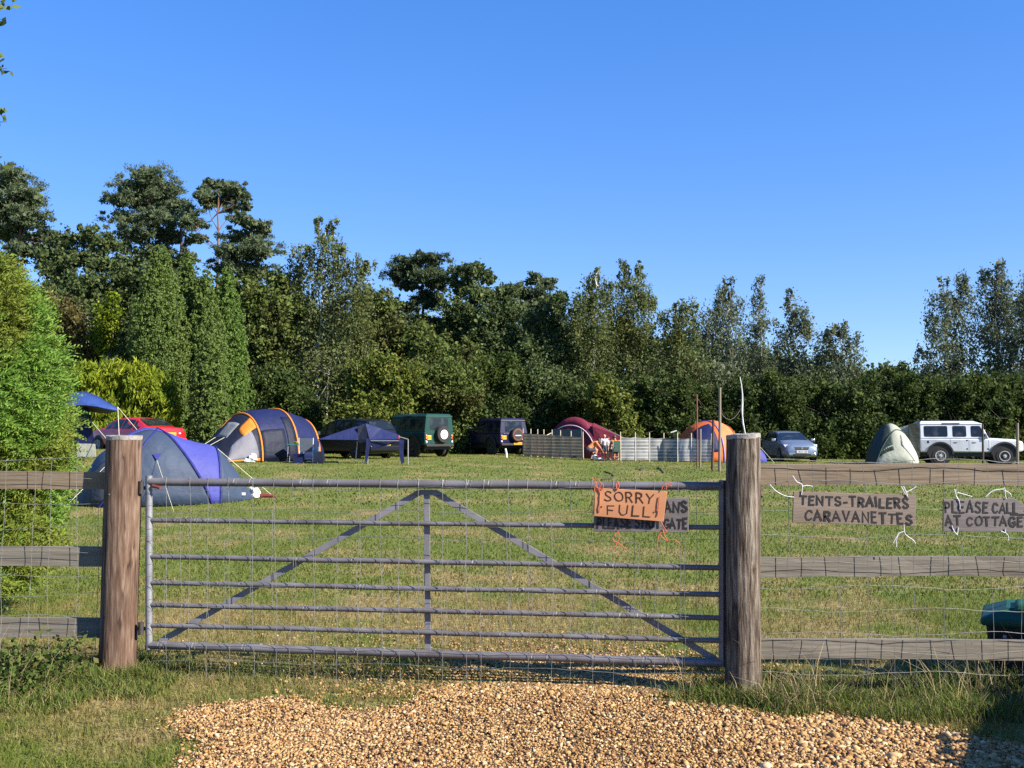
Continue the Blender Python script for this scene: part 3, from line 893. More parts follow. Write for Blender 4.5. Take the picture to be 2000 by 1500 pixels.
column('low rounded conifer at the right foot of the cluster', 52, 468, 712, 870, 34, 45, CYP2)
column('dark squat conifer in shade on the left foot of the cluster', 50, 262, 590, 860, 36, 46, OAK)  # dark leaf colour put in for the shaded left side of the cluster
tree('golden_conifer', 'small golden yellow tree above the yellow bush', 'conifer', 50, 210, [(222, 582, 14, 18), (212, 615, 28, 26), (205, 650, 34, 28), (215, 680, 28, 22)], GOLD, BARK, size=.15, aspect=.55, dens=1.3, r0=.1, seed=47, sub=.34, shell=.35, core=.3)
tree('golden_bush', 'spreading golden yellow bush behind the red car', 'bush', 45, 250,
     [(170, 745, 36, 36), (215, 735, 44, 34), (260, 745, 44, 36), (305, 765, 40, 36), (190, 790, 54, 40), (260, 800, 60, 44), (325, 805, 30, 40), (230, 840, 90, 36)],
     GOLD, BARK, size=.24, aspect=.2, dens=1.5, r0=.08, seed=48, sub=.2, shell=.75, core=.35, bias=(.1, 0, 1), bw=1.8, thick=2.8)

# shrubs and the long hedge at the back of the field
sk = dict(size=.15, aspect=.62, sub=.26, shell=.55, per=70, core=.3)
GS = 'bushes along the back of the field'
def shrub(label, d, px, blobs, m, seed):
    return tree('shrub', label, 'shrub', d, px, blobs, m, BARK, dens=1.35, r0=.07, seed=seed, lr=.04, group=GS, **sk)
shrub('dark bush between the conifer cluster and the tunnel tent', 53, 520, [(500, 780, 40, 50), (545, 760, 46, 50), (520, 835, 60, 50), (580, 800, 46, 50), (590, 850, 50, 40)], HEDGE, 60)
shrub('leafy bush around the white birch trunks', 60, 640, [(610, 800, 50, 50), (660, 790, 50, 55), (640, 850, 80, 50), (690, 840, 40, 50)], OAK2, 61)
shrub('brightest yellow green bush above the blue awning', 52, 735, [(700, 750, 40, 36), (745, 730, 46, 40), (790, 745, 40, 38), (720, 800, 50, 46), (775, 795, 50, 46), (750, 850, 70, 40)], SHRUB, 62)
shrub('mid green bush above the green off-roader', 55, 850, [(820, 760, 44, 46), (870, 750, 46, 48), (910, 760, 40, 44), (840, 820, 50, 46), (895, 820, 50, 46), (870, 860, 80, 36)], OAK2, 63)
shrub('green bush above the dark blue off-roader', 57, 970, [(935, 745, 44, 46), (985, 740, 46, 46), (1020, 760, 34, 44), (950, 810, 54, 46), (1005, 815, 44, 46), (975, 860, 80, 36)], HEDGE, 64)
shrub('dark ivy covered bush left of the maroon tent', 58, 1060, [(1045, 745, 40, 44), (1080, 760, 40, 44), (1050, 810, 50, 46), (1090, 830, 44, 46), (1060, 865, 60, 30)], OAK, 65)
shrub('bright leaved bush behind the peak of the maroon tent', 54, 1185, [(1165, 770, 34, 34), (1200, 790, 34, 36), (1170, 830, 44, 40), (1215, 840, 40, 40)], SHRUB, 66)
shrub('rounded dark bush under the open patch of sky', 58, 1748, [(1748, 730, 44, 24), (1715, 750, 36, 28), (1785, 752, 36, 28), (1750, 780, 60, 40)], HEDGE, 67)

hb = []
rr = random.Random(4)
for px in range(1090, 2120, 34):
    topy = np.interp(px, [1090, 1200, 1300, 1450, 1600, 1680, 1800, 1900, 2100], [770, 745, 735, 745, 738, 745, 745, 740, 735]) + rr.uniform(-14, 14)
    hb += [(px + rr.uniform(-10, 10), topy + 34, 34, 36), (px + rr.uniform(-10, 10), topy + 90, 36, 46), (px + rr.uniform(-10, 10), topy + 145, 36, 44)]
tree('hedge', 'long tall dark hedge closing off the back of the field on the right', 'hedge', 56, 1550, hb, HEDGE, BARK, dens=1.5, r0=.08, seed=70, lr=.03, deep=1.3, **sk)
# the wood beyond, which reads as one mass
wb = []
for px in range(-300, 2400, 60):
    t = np.interp(px, [-300, 60, 200, 560, 700, 1000, 1250, 1400, 1800, 2400], [560, 600, 600, 620, 650, 660, 680, 710, 770, 730])
    for y in np.arange(t, 860, 55):
        wb.append((px + rr.uniform(-20, 20), y, 46, 44))
C, S = blobs3(wb, 84, .9, 5)
V = leaves(C, S, 200000, .36, .6, sub=.35, shell=.4, core=.25, seed=71)
o = np_mesh('woodland', V, 4, OAK)
tag(o, 'shadowy mass of woodland behind the hedge and birches', 'woodland', kind='stuff')

# big feathery conifer at the left, its flat sprays sweeping to the right
def fronds(C, S, n, L, seed):
    rng = np.random.default_rng(seed)
    C = np.asarray(C, float); S = np.asarray(S, float)
    w = S[:, 0] * S[:, 2]; w /= w.sum()
    ib = rng.choice(len(C), n, p=w)
    d = unit(rng.normal(size=(n, 3)))
    p0 = C[ib] + S[ib] * d * rng.uniform(.55, 1.0, n)[:, None]
    ax = unit(d * np.array([1, 1, .4]) + np.array([.8, -.2, .22]) + rng.normal(size=(n, 3)) * .22)
    sdv = unit(np.cross(ax, rng.normal(size=(n, 3)) * .5 + np.array([0, -.6, .8])))
    Ls = L * rng.uniform(.5, 1.3, n)
    out = []
    K = 9
    for k in range(K):
        t = (k + .6) / K
        q = p0 + ax * (Ls * t)[:, None] + np.array([0, 0, -1]) * (Ls * .22 * t * t)[:, None]
        for sg in (-1, 1):
            ld = unit(ax * .8 + sdv * sg * .75 + rng.normal(size=(n, 3)) * .22)
            ll = (Ls * .42 * (1.1 - t))[:, None]
            nn = unit(np.cross(ld, rng.normal(size=(n, 3))))
            ww = nn * (Ls * .026)[:, None]
            out.append(np.stack([q - ww * .4, q + ld * ll * .45 + ww, q + ld * ll, q + ld * ll * .45 - ww], 1))
    return np.concatenate(out).reshape(-1, 3)
lb = [(x_ - 26, y_, a_, b_) for x_, y_, a_, b_ in [(-20, 560, 60, 60), (20, 620, 70, 80), (-80, 640, 120, 120), (40, 720, 85, 90), (-60, 780, 150, 120), (60, 810, 80, 90), (50, 890, 85, 80), (-60, 920, 150, 110), (35, 980, 95, 70), (20, 1060, 100, 70), (-90, 1060, 140, 100), (-50, 1120, 110, 50)]]
C, S = blobs3(lb, 8.6, 1.0, 9)
g = G(-70, 8.8)
t = thing('conifer', 'big feathery light green conifer at the left edge behind the fence', 'conifer', g)
V = fronds(C, S, 17000, .24, 3)
rng = np.random.default_rng(5)
np_mesh('foliage', V - np.array(g[:]), 4, LEY, t)
V = leaves(C, np.asarray(S) * .9, 34000, .075, .4, sub=.12, shell=.75, core=.35, seed=8, bias=(.8, -.2, .4), bw=1.5)
np_mesh('inner_foliage', V - np.array(g[:]), 4, LEY, t)
mb = MB()
pts = trunk_mesh(mb, g, P(-30, 560, 8.8), .11, .02, .01, 4)
limbs(mb, pts, C, .025, 4)
mb.build('trunk', BARK, t, world=True, smooth=True, fix=False)

# brambles and nettles at the foot of the left fence
rng = np.random.default_rng(15)
C, S = [], []
for q in range(26):
    x = rng.uniform(-4.6, -2.75); y = rng.uniform(5.75, 6.5)
    s = rng.uniform(.07, .19)
    C.append((x, y, float(gz(x, y)) + s * .55)); S.append((s, s, s))
V = leaves(C, S, 4200, .034, .6, sub=.4, shell=.4, core=.05, seed=16)
o = np_mesh('undergrowth', V, 4, leafmat('bramble_leaves', [(.045, .085, .016), (.08, .13, .028), (.12, .155, .04), (.18, .14, .06)], trans=.32))
tag(o, 'low brambles and weeds under the left fence', 'undergrowth', kind='stuff')

# twigs of a tree that stands out of view to the left, reaching into the top left corner
g = G(-420, 9.0)
t = thing('overhanging_tree', 'tree at the upper left edge with only a few leafy twig ends showing', 'tree', g)
mb = MB()
tp = P(-420, -150, 9.0)
pts = trunk_mesh(mb, g, tp, .14, .05, .01, 6)
V = []
for (px, py) in ((8, 8), (30, -6), (6, 38), (2, 108), (14, 134), (4, 215), (14, 238), (0, 300), (2, 325)):
    e = P(px, py, 9.0)
    b0 = P(-420, py + 60, 9.0)
    mb.tube([b0, b0.lerp(e, .4) + Vector((0, .1, .12)), b0.lerp(e, .75) + Vector((0, 0, .06)), e], [.02, .012, .006, .002], 6)
    rng = np.random.default_rng(int(px + py + 50))
    for k in range(26):
        a = rng.uniform(.0, 1) ** 2 * .55
        p = np.array(e.lerp(b0, a)) + rng.normal(size=3) * .03
        V.append(cards(p[None], .075, .5, (0, 0, -1), .7, rng))
np_mesh('crown', np.concatenate(V) - np.array(g[:]), 4, OAK2, t)
mb.build('trunk', BARK, t, world=True, smooth=True, fix=False)

# added hedge-shaped block, out of view, that casts the bottom right corner shade
hp = [(4.82, 4.98), (9.5, 5.1), (9.5, 0.5), (2.4, 0.5), (2.95, 1.57), (4.12, 3.73)]
t = thing('shadow_caster_hedge', 'clipped hedge beside the gravel drive, casting the dark corner shade', 'hedge', (6, 3, -.05))
mb = MB()
def inset(p, k): return (6.3 + (p[0] - 6.3) * k, 2.6 + (p[1] - 2.6) * k)
mb.prism([Vector((*inset(p, .985), -.06)) for p in hp], (0, 0, 1.52))
mb.build('stems', BARK, t, world=True)  # solid core that stops the sun passing through the added block
rng = np.random.default_rng(21)
pp = []
for i in range(len(hp)):
    a = np.array(hp[i]); b = np.array(hp[(i + 1) % len(hp)])
    n = int(np.linalg.norm(b - a) * 650)
    u = rng.uniform(0, 1, (n, 1))
    q = a + (b - a) * u + rng.normal(size=(n, 2)) * .035
    pp.append(np.concatenate([q, rng.uniform(-.05, 1.5, (n, 1))], 1))
q = np.stack([rng.uniform(2.7, 9.5, 9000), rng.uniform(.5, 4.9, 9000)], -1)
q = q[inpoly(q[:, 0], q[:, 1], hp)]
pp.append(np.concatenate([q, rng.normal(1.46, .03, (len(q), 1))], 1))
pp = np.concatenate(pp)
np_mesh('foliage', cards(pp, .075, .55, (0, 0, 1), .3, rng) - np.array((6, 3, -.05)), 4, HEDGE, t)

# ------------------------------------------------------------------ gate, posts, fences, signs
GA = Vector((X(290, 6.50), 6.50, 0)); GB_ = Vector((X(1412, 6.03), 6.03, 0))
gdir = (GB_ - GA).normalized()
gnor = Vector((gdir.y, -gdir.x, 0))           # towards the camera
def PG(px, py, off=0.0):
    """point on the upright gate plane (off metres in front of it) seen at a photo pixel"""
    d = Vector(ray(px, py)); o = Vector((0, 0, CH))
    a = GA + gnor * off
    t = (a - o).dot(gnor) / d.dot(gnor)
    return o + d * t

def gate_post(label, px_top, px_bot, d, r, py_top, mat, seed, slant):
    base = Vector((X(px_bot, d), d, float(gz(X(px_bot, d), d)) - .15))
    top = P(px_top, py_top, d)
    rr = random.Random(seed)
    t = thing('gate_post', label, 'post', (base.x, base.y, base.z + .15))
    N = 30; K = 26
    rings = []
    ph = [rr.uniform(0, 6.28) for _ in range(6)]
    for i in range(K):
        f = i / (K - 1)
        c = base.lerp(top, f)
        ring = []
        for k in range(N):
            a = 2 * pi * k / N
            q = r * (1.03 - .05 * f) * (1 + .018 * sin(2 * a + ph[0] + f) + .014 * sin(5 * a + ph[1] + 2 * f) + .012 * sin(9 * a + ph[2] + 3 * f) + .012 * sin(f * 9 + ph[3]))
            z = c.z + (slant * cos(a) * r if i == K - 1 else 0) + (rr.uniform(-.004, .004) if i == K - 1 else 0)
            ring.append((c.x + q * cos(a), c.y + q * sin(a), z))
        rings.append(ring)
    mb = MB(); mb.loft(rings, cap=False)
    body = mb.build('shaft', mat, t, world=True, smooth=True)
    mb = MB()
    last = rings[-1]
    c = Vector((top.x, top.y, top.z + .006))
    in1 = [tuple(Vector(p).lerp(c, .35) + Vector((0, 0, .004))) for p in last]
    mb.loft([[tuple(Vector(p) + (Vector(p) - Vector((top.x, top.y, p[2]))) * .015 + Vector((0, 0, -.022))) for p in last],
             [tuple(Vector(p) + (Vector(p) - Vector((top.x, top.y, p[2]))) * .02 + Vector((0, 0, .003))) for p in last], in1], cap=False)
    mb.add(in1 + [c], [(k, (k + 1) % N, N) for k in range(N)])
    mb.build('top', M['endgrain'], t, world=True, smooth=True)
    return t, base, top

pl, plb, plt = gate_post('smooth brown round gate post on the hinge side at left', 243, 237, 6.50, .112, 852, M['post_a'], 1, .0)
pr, prb, prt = gate_post('cracked grey round gate post, half in shade, between gate and signs', 1451, 1446, 5.97, .101, 849, M['post_b'], 2, .05)
mb = MB()
q = P(214, 966, 6.40); 
mb.lathe([(.016, 0), (.016, -.008), (.011, -.012), (.011, -.022), (.004, -.027)], axis='y', c=(q.x, 6.425, q.z), n=12)
mb.build('bolt', M['galvlight'], pl, world=True, smooth=True)

gate = thing('field_gate', 'grey galvanised seven bar field gate with wire netting tied over it', 'gate', (GA.x, GA.y, float(gz(GA.x, GA.y))))
LY = [941, 1016, 1087, 1138, 1181, 1221, 1260]
RY = [950, 1030, 1109, 1161, 1207, 1251, 1295]
RAD = [.026, .0155, .0165, .016, .016, .0155, .025]
mb = MB(); mb.tube([PG(291, 929), PG(291, 1100), PG(291, 1268)], .022, 14)
mb.build('hinge_stile', M['galvlight'], gate, world=True, smooth=True)
a = PG(1411, 938); b = PG(1411, 1302)
mb = MB(); mb.tube([a, b], .024, 4)
mb.build('closing_stile', M['galv'], gate, world=True, bevel=.002)
rr = random.Random(3)
for ly, ry, rad in zip(LY, RY, RAD):
    A = PG(293, ly); B = PG(1409, ry)
    pts = [A.lerp(B, i / 12) + Vector((0, 0, rr.uniform(-.0022, .0022) if 0 < i < 12 else 0)) for i in range(13)]
    MB().tube(pts, rad, 14).build('bar', M['galv'], gate, world=True, smooth=True)
def flatbar(p, q, w, off, name):
    """flat steel bar behind the tubes"""
    p = Vector(p) - gnor * off; q = Vector(q) - gnor * off
    t = (q - p).normalized(); s = t.cross(gnor).normalized() * w / 2
    MB().prism([p - s, p + s, q + s, q - s], -gnor * .007).build(name, M['galvflat_lit'], gate, world=True, bevel=.0015)
flatbar(PG(832, 962), PG(834, 1286), .038, .020, 'upright')
flatbar(PG(818, 962), PG(306, 1256), .038, .0285, 'brace')
flatbar(PG(846, 962), PG(1398, 1290), .038, .0285, 'brace')
MB().prism([PG(800, 966) - gnor * .010, PG(820, 957) - gnor * .010, PG(852, 957) - gnor * .010, PG(872, 968) - gnor * .010], -gnor * .006).build('gusset', M['galv'], gate, world=True)
# hinges and latch
for y in (953, 1228):
    mb = MB()
    p = PG(281, y)
    mb.tube([p + Vector((-.05, 0, 0)), p + Vector((.03, 0, 0))], .012, 8)
    mb.tube([p + Vector((-.012, -.02, -.035)), p + Vector((-.012, -.02, .045))], .017, 10)
    mb.build('hinge', M['iron'], gate, world=True, smooth=True)
mb = MB(); mb.tube([PG(298, 949, .02), PG(313, 953, .03)], .011, 10); mb.build('latch_handle', M['rust'], gate, world=True, smooth=True)
for y in (1020, 1037, 1073):
    mb = MB(); p = PG(1418, y); mb.tube([p + Vector((-.03, 0, 0)), p + Vector((.03, 0, 0))], .008, 6); mb.build('eye_bolt', M['iron'], gate, world=True, smooth=True)

# netting over the gate: upright wires wrap the top bar, level wires between
def wob(pts, a, rr_):
    return [p + Vector((rr_.uniform(-a, a), rr_.uniform(-a, a) * .5, rr_.uniform(-a, a))) if 0 < i < len(pts) - 1 else p for i, p in enumerate(pts)]
rr = random.Random(12)
mb = MB()
rows = [955, 1000, 1052, 1100, 1150, 1192, 1232, 1268, 1302, 1338]
WR = .0015
for k in range(27):
    px = 325 + k * 41.5 + rr.uniform(-5, 5)
    if px > 1400: break
    t = (px - 290) / 1120
    topy = LY[0] + (RY[0] - LY[0]) * t
    cur = [PG(px + 2, topy + 12, -.028), PG(px + 2, topy - 10.5, -.008), PG(px, topy - 10, .012), PG(px - 1, topy + 2, .031)]
    dx = 0
    for y in rows[1:]:
        dx += rr.uniform(-2.2, 2.2)
        cur.append(PG(px + dx, y + 34 * (t - .5) * (y - 940) / 400 + rr.uniform(-2, 2), .030 + rr.uniform(-.003, .004)))
    mb.tube(cur, WR, 5, cap=False)
for j, y in enumerate(rows):
    cur = []
    for k in range(46):
        t = k / 45
        px = 296 + 1112 * t
        yy = y + 34 * (t - .5) * (y - 940) / 400 + 3 * sin(k * .5 + j) + rr.uniform(-1.5, 1.5)
        cur.append(PG(px, yy, .036))
    if j in (0, 1, 2, 4, 5, 6, 7, 8, 9): mb.tube(cur, WR * .9, 5, cap=False)
# second slacker layer of netting
for k in range(26):
    px = 318 + k * 42.3 + rr.uniform(-8, 8)
    y0 = rr.choice([1000, 1052, 1087, 1110]); y1 = rr.choice([1192, 1232, 1268])
    t = (px - 290) / 1120
    mb.tube([PG(px + rr.uniform(-3, 3), y + 34 * (t - .5) * (y - 940) / 400, .040) for y in np.linspace(y0, y1, 5)], WR * .8, 5, cap=False)
# twists on the bars
for k in range(60):
    i = rr.randrange(7); t = rr.uniform(.02, .98)
    c = PG(293, LY[i]).lerp(PG(1409, RY[i]), t)
    ra = RAD[i] + .003
    mb.tube([c + gdir * (.012 * (u - .5) * 2) + (gnor * cos(6.28 * u * 1.3) + Vector((0, 0, 1)) * sin(6.28 * u * 1.3)) * ra for u in np.linspace(0, 1, 9)], WR, 4, cap=False)
for y in np.linspace(940, 1260, 15):
    c = PG(291, y)
    mb.tube([c + Vector((0, 0, .01 * (u - .5))) + (gnor * cos(6.28 * u) + gdir * sin(6.28 * u)) * .025 for u in np.linspace(0, 1, 9)], WR, 4, cap=False)
o = mb.build('wire_netting', M['wire'], gate, world=True, fix=False)

# post and rail fences with netting
def fence(label, y, x0, x1, rails, netrows, netx, seed, posts, railmats, sag=0):
    t = thing('rail_fence', label, 'fence', (x0, y, float(gz(x0, y))))
    rr = random.Random(seed)
    for (za, zb, h), mat in zip(rails, railmats):
        mb = MB()
        n = 14
        rings = []
        for i in range(n):
            f = i / (n - 1)
            x = x0 + (x1 - x0) * f
            zc = za + (zb - za) * f + .004 * sin(f * 7 + seed)
            e = .003
            rings.append([(x, y - .02 + rr.uniform(-e, e), zc - h / 2 + rr.uniform(-e, e)), (x, y + .02, zc - h / 2 + rr.uniform(-e, e)),
                          (x, y + .02, zc + h / 2 + rr.uniform(-e, e)), (x, y - .02 + rr.uniform(-e, e), zc + h / 2 + rr.uniform(-e, e))])
        mb.loft(rings); mb.build('rail', mat, t, world=True)
    for x in posts:
        mb = MB(); mb.box(x - .055, x + .055, y + .022, y + .12, -.3, 1.36); mb.build('fence_post', M['railgrey'], t, world=True, bevel=.008)
    mb = MB()
    yn = y - .055
    nx_ = int(abs(netx[1] - netx[0]) / .148) + 1
    for k in range(nx_):
        x = netx[0] + (netx[1] - netx[0]) * k / max(1, nx_ - 1) + rr.uniform(-.015, .015)
        dx = 0; pts = []
        for z in netrows:
            dx += rr.uniform(-.008, .008)
            pts.append(Vector((x + dx, yn + rr.uniform(-.006, .006), z)))
        mb.tube(pts, WR, 5, cap=False)
    for j, z in enumerate(netrows):
        pts = [Vector((netx[0] + (netx[1] - netx[0]) * f, yn - .004, z + .012 * sin(f * 17 + j * 2) + rr.uniform(-.004, .004))) for f in np.linspace(0, 1, 36)]
        mb.tube(pts, WR * (1.3 if j == len(netrows) - 1 else 1), 5, cap=False)
    mb.build('wire_netting', M['wire'], t, world=True, fix=False)
    return t
def zat(py, y): return P(1000, py, y).z
yf = 6.0
fence('post and rail fence with netting to the right of the grey post', yf, prb.x + .06, 4.3,
      [(zat(926, yf), zat(929, yf), .124), (zat(1106, yf), zat(1108, yf), .115), (zat(1266, yf), zat(1273, yf), .115)],
      [-.03, .10, .22, .33, .47, .60, .74, .90, 1.06, 1.22, 1.345], (prb.x + .10, 4.25), 5, (3.62,), (M['rail'], M['railgrey'], M['railgrey']))
yl = 6.54
fence('post and rail fence with netting to the left of the brown post', yl, plb.x - .07, -6.6,
      [(zat(939, yl), zat(935, yl), .112), (zat(1087, yl), zat(1083, yl), .125), (zat(1226, yl), zat(1222, yl), .125)],
      [-.03, .10, .22, .33, .47, .60, .74, .90, 1.06, 1.22, 1.34], (plb.x - .12, -6.5), 6, (-4.9,), (M['rail'], M['railgrey'], M['railgrey']))
mb = MB()
q = P(1487, 955, yf - .03)
mb.box(q.x - .006, q.x + .01, yf - .045, yf - .022, q.z - .05, q.z + .015); 
o = mb.build('timber_offcut', M['rail'], None); 
o.data.transform(Matrix.Translation((-q.x, -yf, -q.z))); o.location = (q.x, yf, q.z)
tag(o, 'short pale wood offcut nailed beside the cracked grey post', 'wood strip')

# hand painted lettering: brush strokes as ribbons
FONT = {
 'S': (.8, [[(.88, .84), (.66, .98), (.34, .98), (.12, .82), (.18, .62), (.5, .5), (.8, .38), (.88, .18), (.66, .02), (.32, .0), (.06, .14)]]),
 'O': (.95, [[(.5, 1), (.2, .9), (.04, .62), (.06, .32), (.26, .06), (.54, 0), (.82, .12), (.97, .42), (.93, .72), (.74, .94), (.5, 1)]]),
 'R': (.8, [[(.06, 0), (.08, 1), (.55, .98), (.82, .86), (.82, .64), (.55, .5), (.1, .48)], [(.42, .5), (.92, 0)]]),
 'Y': (.85, [[(.0, 1), (.46, .48)], [(.95, 1), (.46, .48), (.3, .0)]]),
 'F': (.7, [[(.08, 0), (.06, 1), (.85, .99)], [(.08, .52), (.66, .53)]]),
 'U': (.8, [[(.05, 1), (.06, .3), (.24, .04), (.56, .0), (.84, .18), (.9, 1)]]),
 'L': (.7, [[(.08, 1), (.06, .02), (.88, 0)]]),
 'T': (.8, [[(0, .98), (1, 1)], [(.5, .98), (.48, 0)]]),
 'E': (.7, [[(.85, .98), (.08, 1), (.06, 0), (.88, .01)], [(.08, .52), (.7, .53)]]),
 'N': (.85, [[(.06, 0), (.06, 1), (.88, .02), (.9, 1)]]),
 'A': (.9, [[(0, 0), (.46, 1), (.96, 0)], [(.2, .36), (.76, .36)]]),
 'I': (.28, [[(.5, 1), (.5, 0)]]),
 'C': (.85, [[(.92, .82), (.68, .98), (.36, .96), (.1, .72), (.06, .36), (.28, .06), (.62, 0), (.92, .18)]]),
 'V': (.85, [[(0, 1), (.46, 0), (.94, 1)]]),
 'P': (.75, [[(.06, 0), (.08, 1), (.6, .98), (.86, .84), (.84, .6), (.58, .46), (.1, .44)]]),
 'G': (.9, [[(.92, .84), (.66, .99), (.34, .95), (.1, .7), (.07, .34), (.3, .05), (.64, .02), (.9, .2), (.9, .46), (.58, .45)]]),
 'H': (.85, [[(.06, 1), (.06, 0)], [(.9, 1), (.9, 0)], [(.06, .5), (.9, .52)]]),
 '.': (.25, [[(.4, .42), (.5, .52)]]),
 '-': (.4, [[(.2, .48), (.7, .5)]]),
 ' ': (.4, []),
}
def ribbon(mb, pts, w, M3, z):
    """flat brush stroke through 2-D points; M3 maps (x, y, z) of the board to the world"""
    m = len(pts)
    L = []; Rr_ = []
    P2 = [Vector(p) for p in pts]
    for i, p in enumerate(P2):
        a = (p - P2[i - 1]).normalized() if i else None
        b = (P2[i + 1] - p).normalized() if i < m - 1 else None
        t = ((a or b) + (b or a))
        t = t.normalized() if t.length > .2 else (a or b)
        nrm = Vector((-t.y, t.x))
        k = w / 2
        if a is not None and b is not None:
            c = max(.55, t.dot(a)); k = w / 2 / c
        e = Vector((0, 0))
        if i == 0: e = -t * w * .3
        if i == m - 1: e = t * w * .3
        L.append(p + nrm * k + e); Rr_.append(p - nrm * k + e)
    vs = [M3(q.x, q.y, z) for q in L] + [M3(q.x, q.y, z) for q in Rr_]
    mb.add(vs, [(i, i + 1, m + i + 1, m + i) for i in range(m - 1)])

def lettering(mb, text, x0, x1, ya, yb, h, w, M3, seed, tilt=0, zz=.0012):
    """text between board x0 and x1 on a base line running from ya to yb"""
    rr = random.Random(seed)
    tot = sum(FONT[c][0] + .28 for c in text) - .28
    u = (x1 - x0) / tot
    x = x0; si = 0
    for c in text:
        cw, st = FONT[c]
        yb_ = ya + (yb - ya) * (x - x0) / (x1 - x0)
        rot = tilt + rr.uniform(-.09, .09); hs_ = h * rr.uniform(.90, 1.08); dy = rr.uniform(-.05, .05) * h
        for s_ in st:
            pts = []
            for (a, b) in s_:
                xx = a * cw * u; yy = b * hs_
                pts.append((x + xx - yy * rot + rr.uniform(-.05, .05) * h * .6, yb_ + dy + yy + xx * (yb - ya) / (x1 - x0) + rr.uniform(-.05, .05) * h * .6))
            ribbon(mb, pts, w * rr.uniform(.78, 1.15), M3, zz + .00025 * (si % 5)); si += 1
        x += (cw + .28) * u

def board_sign(name, label, corners, texts, bmat, imat, pt, thick=.014, extra=None, name_board='board'):
    """corners: photo pixels clockwise from top left; pt(px, py, off) maps to the plane it hangs in"""
    c = sum((pt(*q, 0) for q in corners), Vector()) / len(corners)
    t = thing(name, label, 'sign', c)
    f = [pt(*q, 0) for q in corners]
    n = (pt(corners[0][0], corners[0][1], 1) - pt(corners[0][0], corners[0][1], 0)).normalized()
    nn = pt(*corners[0], 0)
    MB().prism([p for p in f], -GN(pt) * thick).build('board', bmat, t, world=True, bevel=.002)
    if texts:
        mb = MB()
        for k, (s, x0, x1, ya, yb, h, w, tilt) in enumerate(texts):
            # board coordinates are photo pixels, y upwards, carried on to the board's own plane
            lettering(mb, s, x0, x1, -ya, -yb, h, w, lambda a, b, z: pt(a, -b, 0) + GN(pt) * z, 30 + k + int(x0), tilt)
        if extra: extra(mb, pt)
        mb.build('lettering', imat, t, world=True, fix=False)
    return t
def GN(pt):
    return gnor if pt in (PG_S, PG_S2) else Vector((0, -1, 0))
def PG_S(px, py, off=0): return PG(px, py, .055)
def PG_S2(px, py, off=0): return PG(px, py, .085)
def PF_S(px, py, off=0): return P(px, py, yf - .075)

def tie(t, name, mat, pt, strands, r=.0028, depth=.004):
    rr = random.Random(len(strands))
    mb = MB()
    for s_ in strands:
        pts = [pt(x, y, 0) + GN(pt) * depth for x, y in s_]
        # round the path off
        fine = []
        for i in range(len(pts) - 1):
            for k in range(4):
                u = k / 4
                p0 = pts[max(i - 1, 0)]; p1 = pts[i]; p2 = pts[i + 1]; p3 = pts[min(i + 2, len(pts) - 1)]
                fine.append(.5 * ((2 * p1) + (p2 - p0) * u + (2 * p0 - 5 * p1 + 4 * p2 - p3) * u * u + (3 * p1 - p0 - 3 * p2 + p3) * u ** 3) + GN(pt) * rr.uniform(-.002, .002))
        fine.append(pts[-1])
        mb.tube(fine, r, 6)
    return mb.build(name, mat, t, world=True, smooth=True)

s1 = board_sign('notice_board', 'grey sign reading TENTS TRAILERS CARAVANETTES tied to the fence', [(1550, 960), (1790, 967), (1788, 1028), (1548, 1020)],
    [('TENTS', 1562, 1644, 984, 988, 17, 4.2, 0), ('-', 1646, 1658, 990, 990, 18, 5, 0), ('TRAILERS', 1660, 1775, 988, 993, 18, 4.2, 0), ('CARAVANETTES', 1572, 1782, 1015, 1024, 19, 4.2, 0)], M['board'], M['ink'], PF_S)
tie(s1, 'white_tie', M['cord'], PF_S, [[(1548, 929), (1556, 941), (1566, 946), (1566, 958), (1565, 966)], [(1566, 950), (1576, 948), (1587, 950)], [(1503, 946), (1515, 959), (1532, 968), (1550, 971)]])
tie(s1, 'white_tie', M['cord'], PF_S, [[(1760, 950), (1764, 958), (1768, 965), (1772, 968)], [(1764, 950), (1769, 960), (1772, 970)], [(1770, 961), (1780, 956), (1789, 950)]])
tie(s1, 'white_tie', M['cord'], PF_S, [[(1765, 1026), (1766, 1040), (1773, 1048), (1783, 1055), (1788, 1062)], [(1764, 1038), (1755, 1042), (1751, 1052), (1750, 1068)], [(1755, 1040), (1744, 1060)]])
def arrow(mb, pt):
    M3 = lambda a, b, z: pt(a, -b, 0) + GN(pt) * z
    ribbon(mb, [(1975, -1004.5), (2012, -1005)], 3.2, M3, .0025)
    ribbon(mb, [(2002, -997), (2013, -1005), (2002, -1012)], 3.2, M3, .0029)
s2 = board_sign('notice_board', 'darker grey sign reading PLEASE CALL AT COTTAGE cut by the frame edge', [(1843, 975), (1980, 973), (2026, 1000), (2022, 1040), (1842, 1038)],
    [('PLEASE', 1846, 1930, 1000, 1001, 20, 4.0, 0), ('CALL', 1938, 1988, 1001, 1003, 20, 4.0, 0), ('AT', 1847, 1876, 1026, 1026, 18, 4.0, 0), ('COTTAGE', 1888, 1998, 1026, 1028, 18, 4.0, 0)], M['boardgrey'], M['ink'], PF_S, extra=arrow)
tie(s2, 'white_tie', M['cord'], PF_S, [[(1863, 955), (1867, 968), (1873, 980), (1874, 995)], [(1866, 956), (1866, 966), (1869, 974)], [(1869, 962), (1884, 966), (1898, 970)]])
tie(s2, 'white_tie', M['cord'], PF_S, [[(1961, 952), (1962, 962), (1964, 974)], [(1962, 958), (1972, 964), (1974, 970)], [(1960, 955), (1940, 958), (1924, 970)]])
tie(s2, 'white_tie', M['cord'], PF_S, [[(1858, 1026), (1863, 1038), (1869, 1045)], [(1871, 1030), (1869, 1044)]])
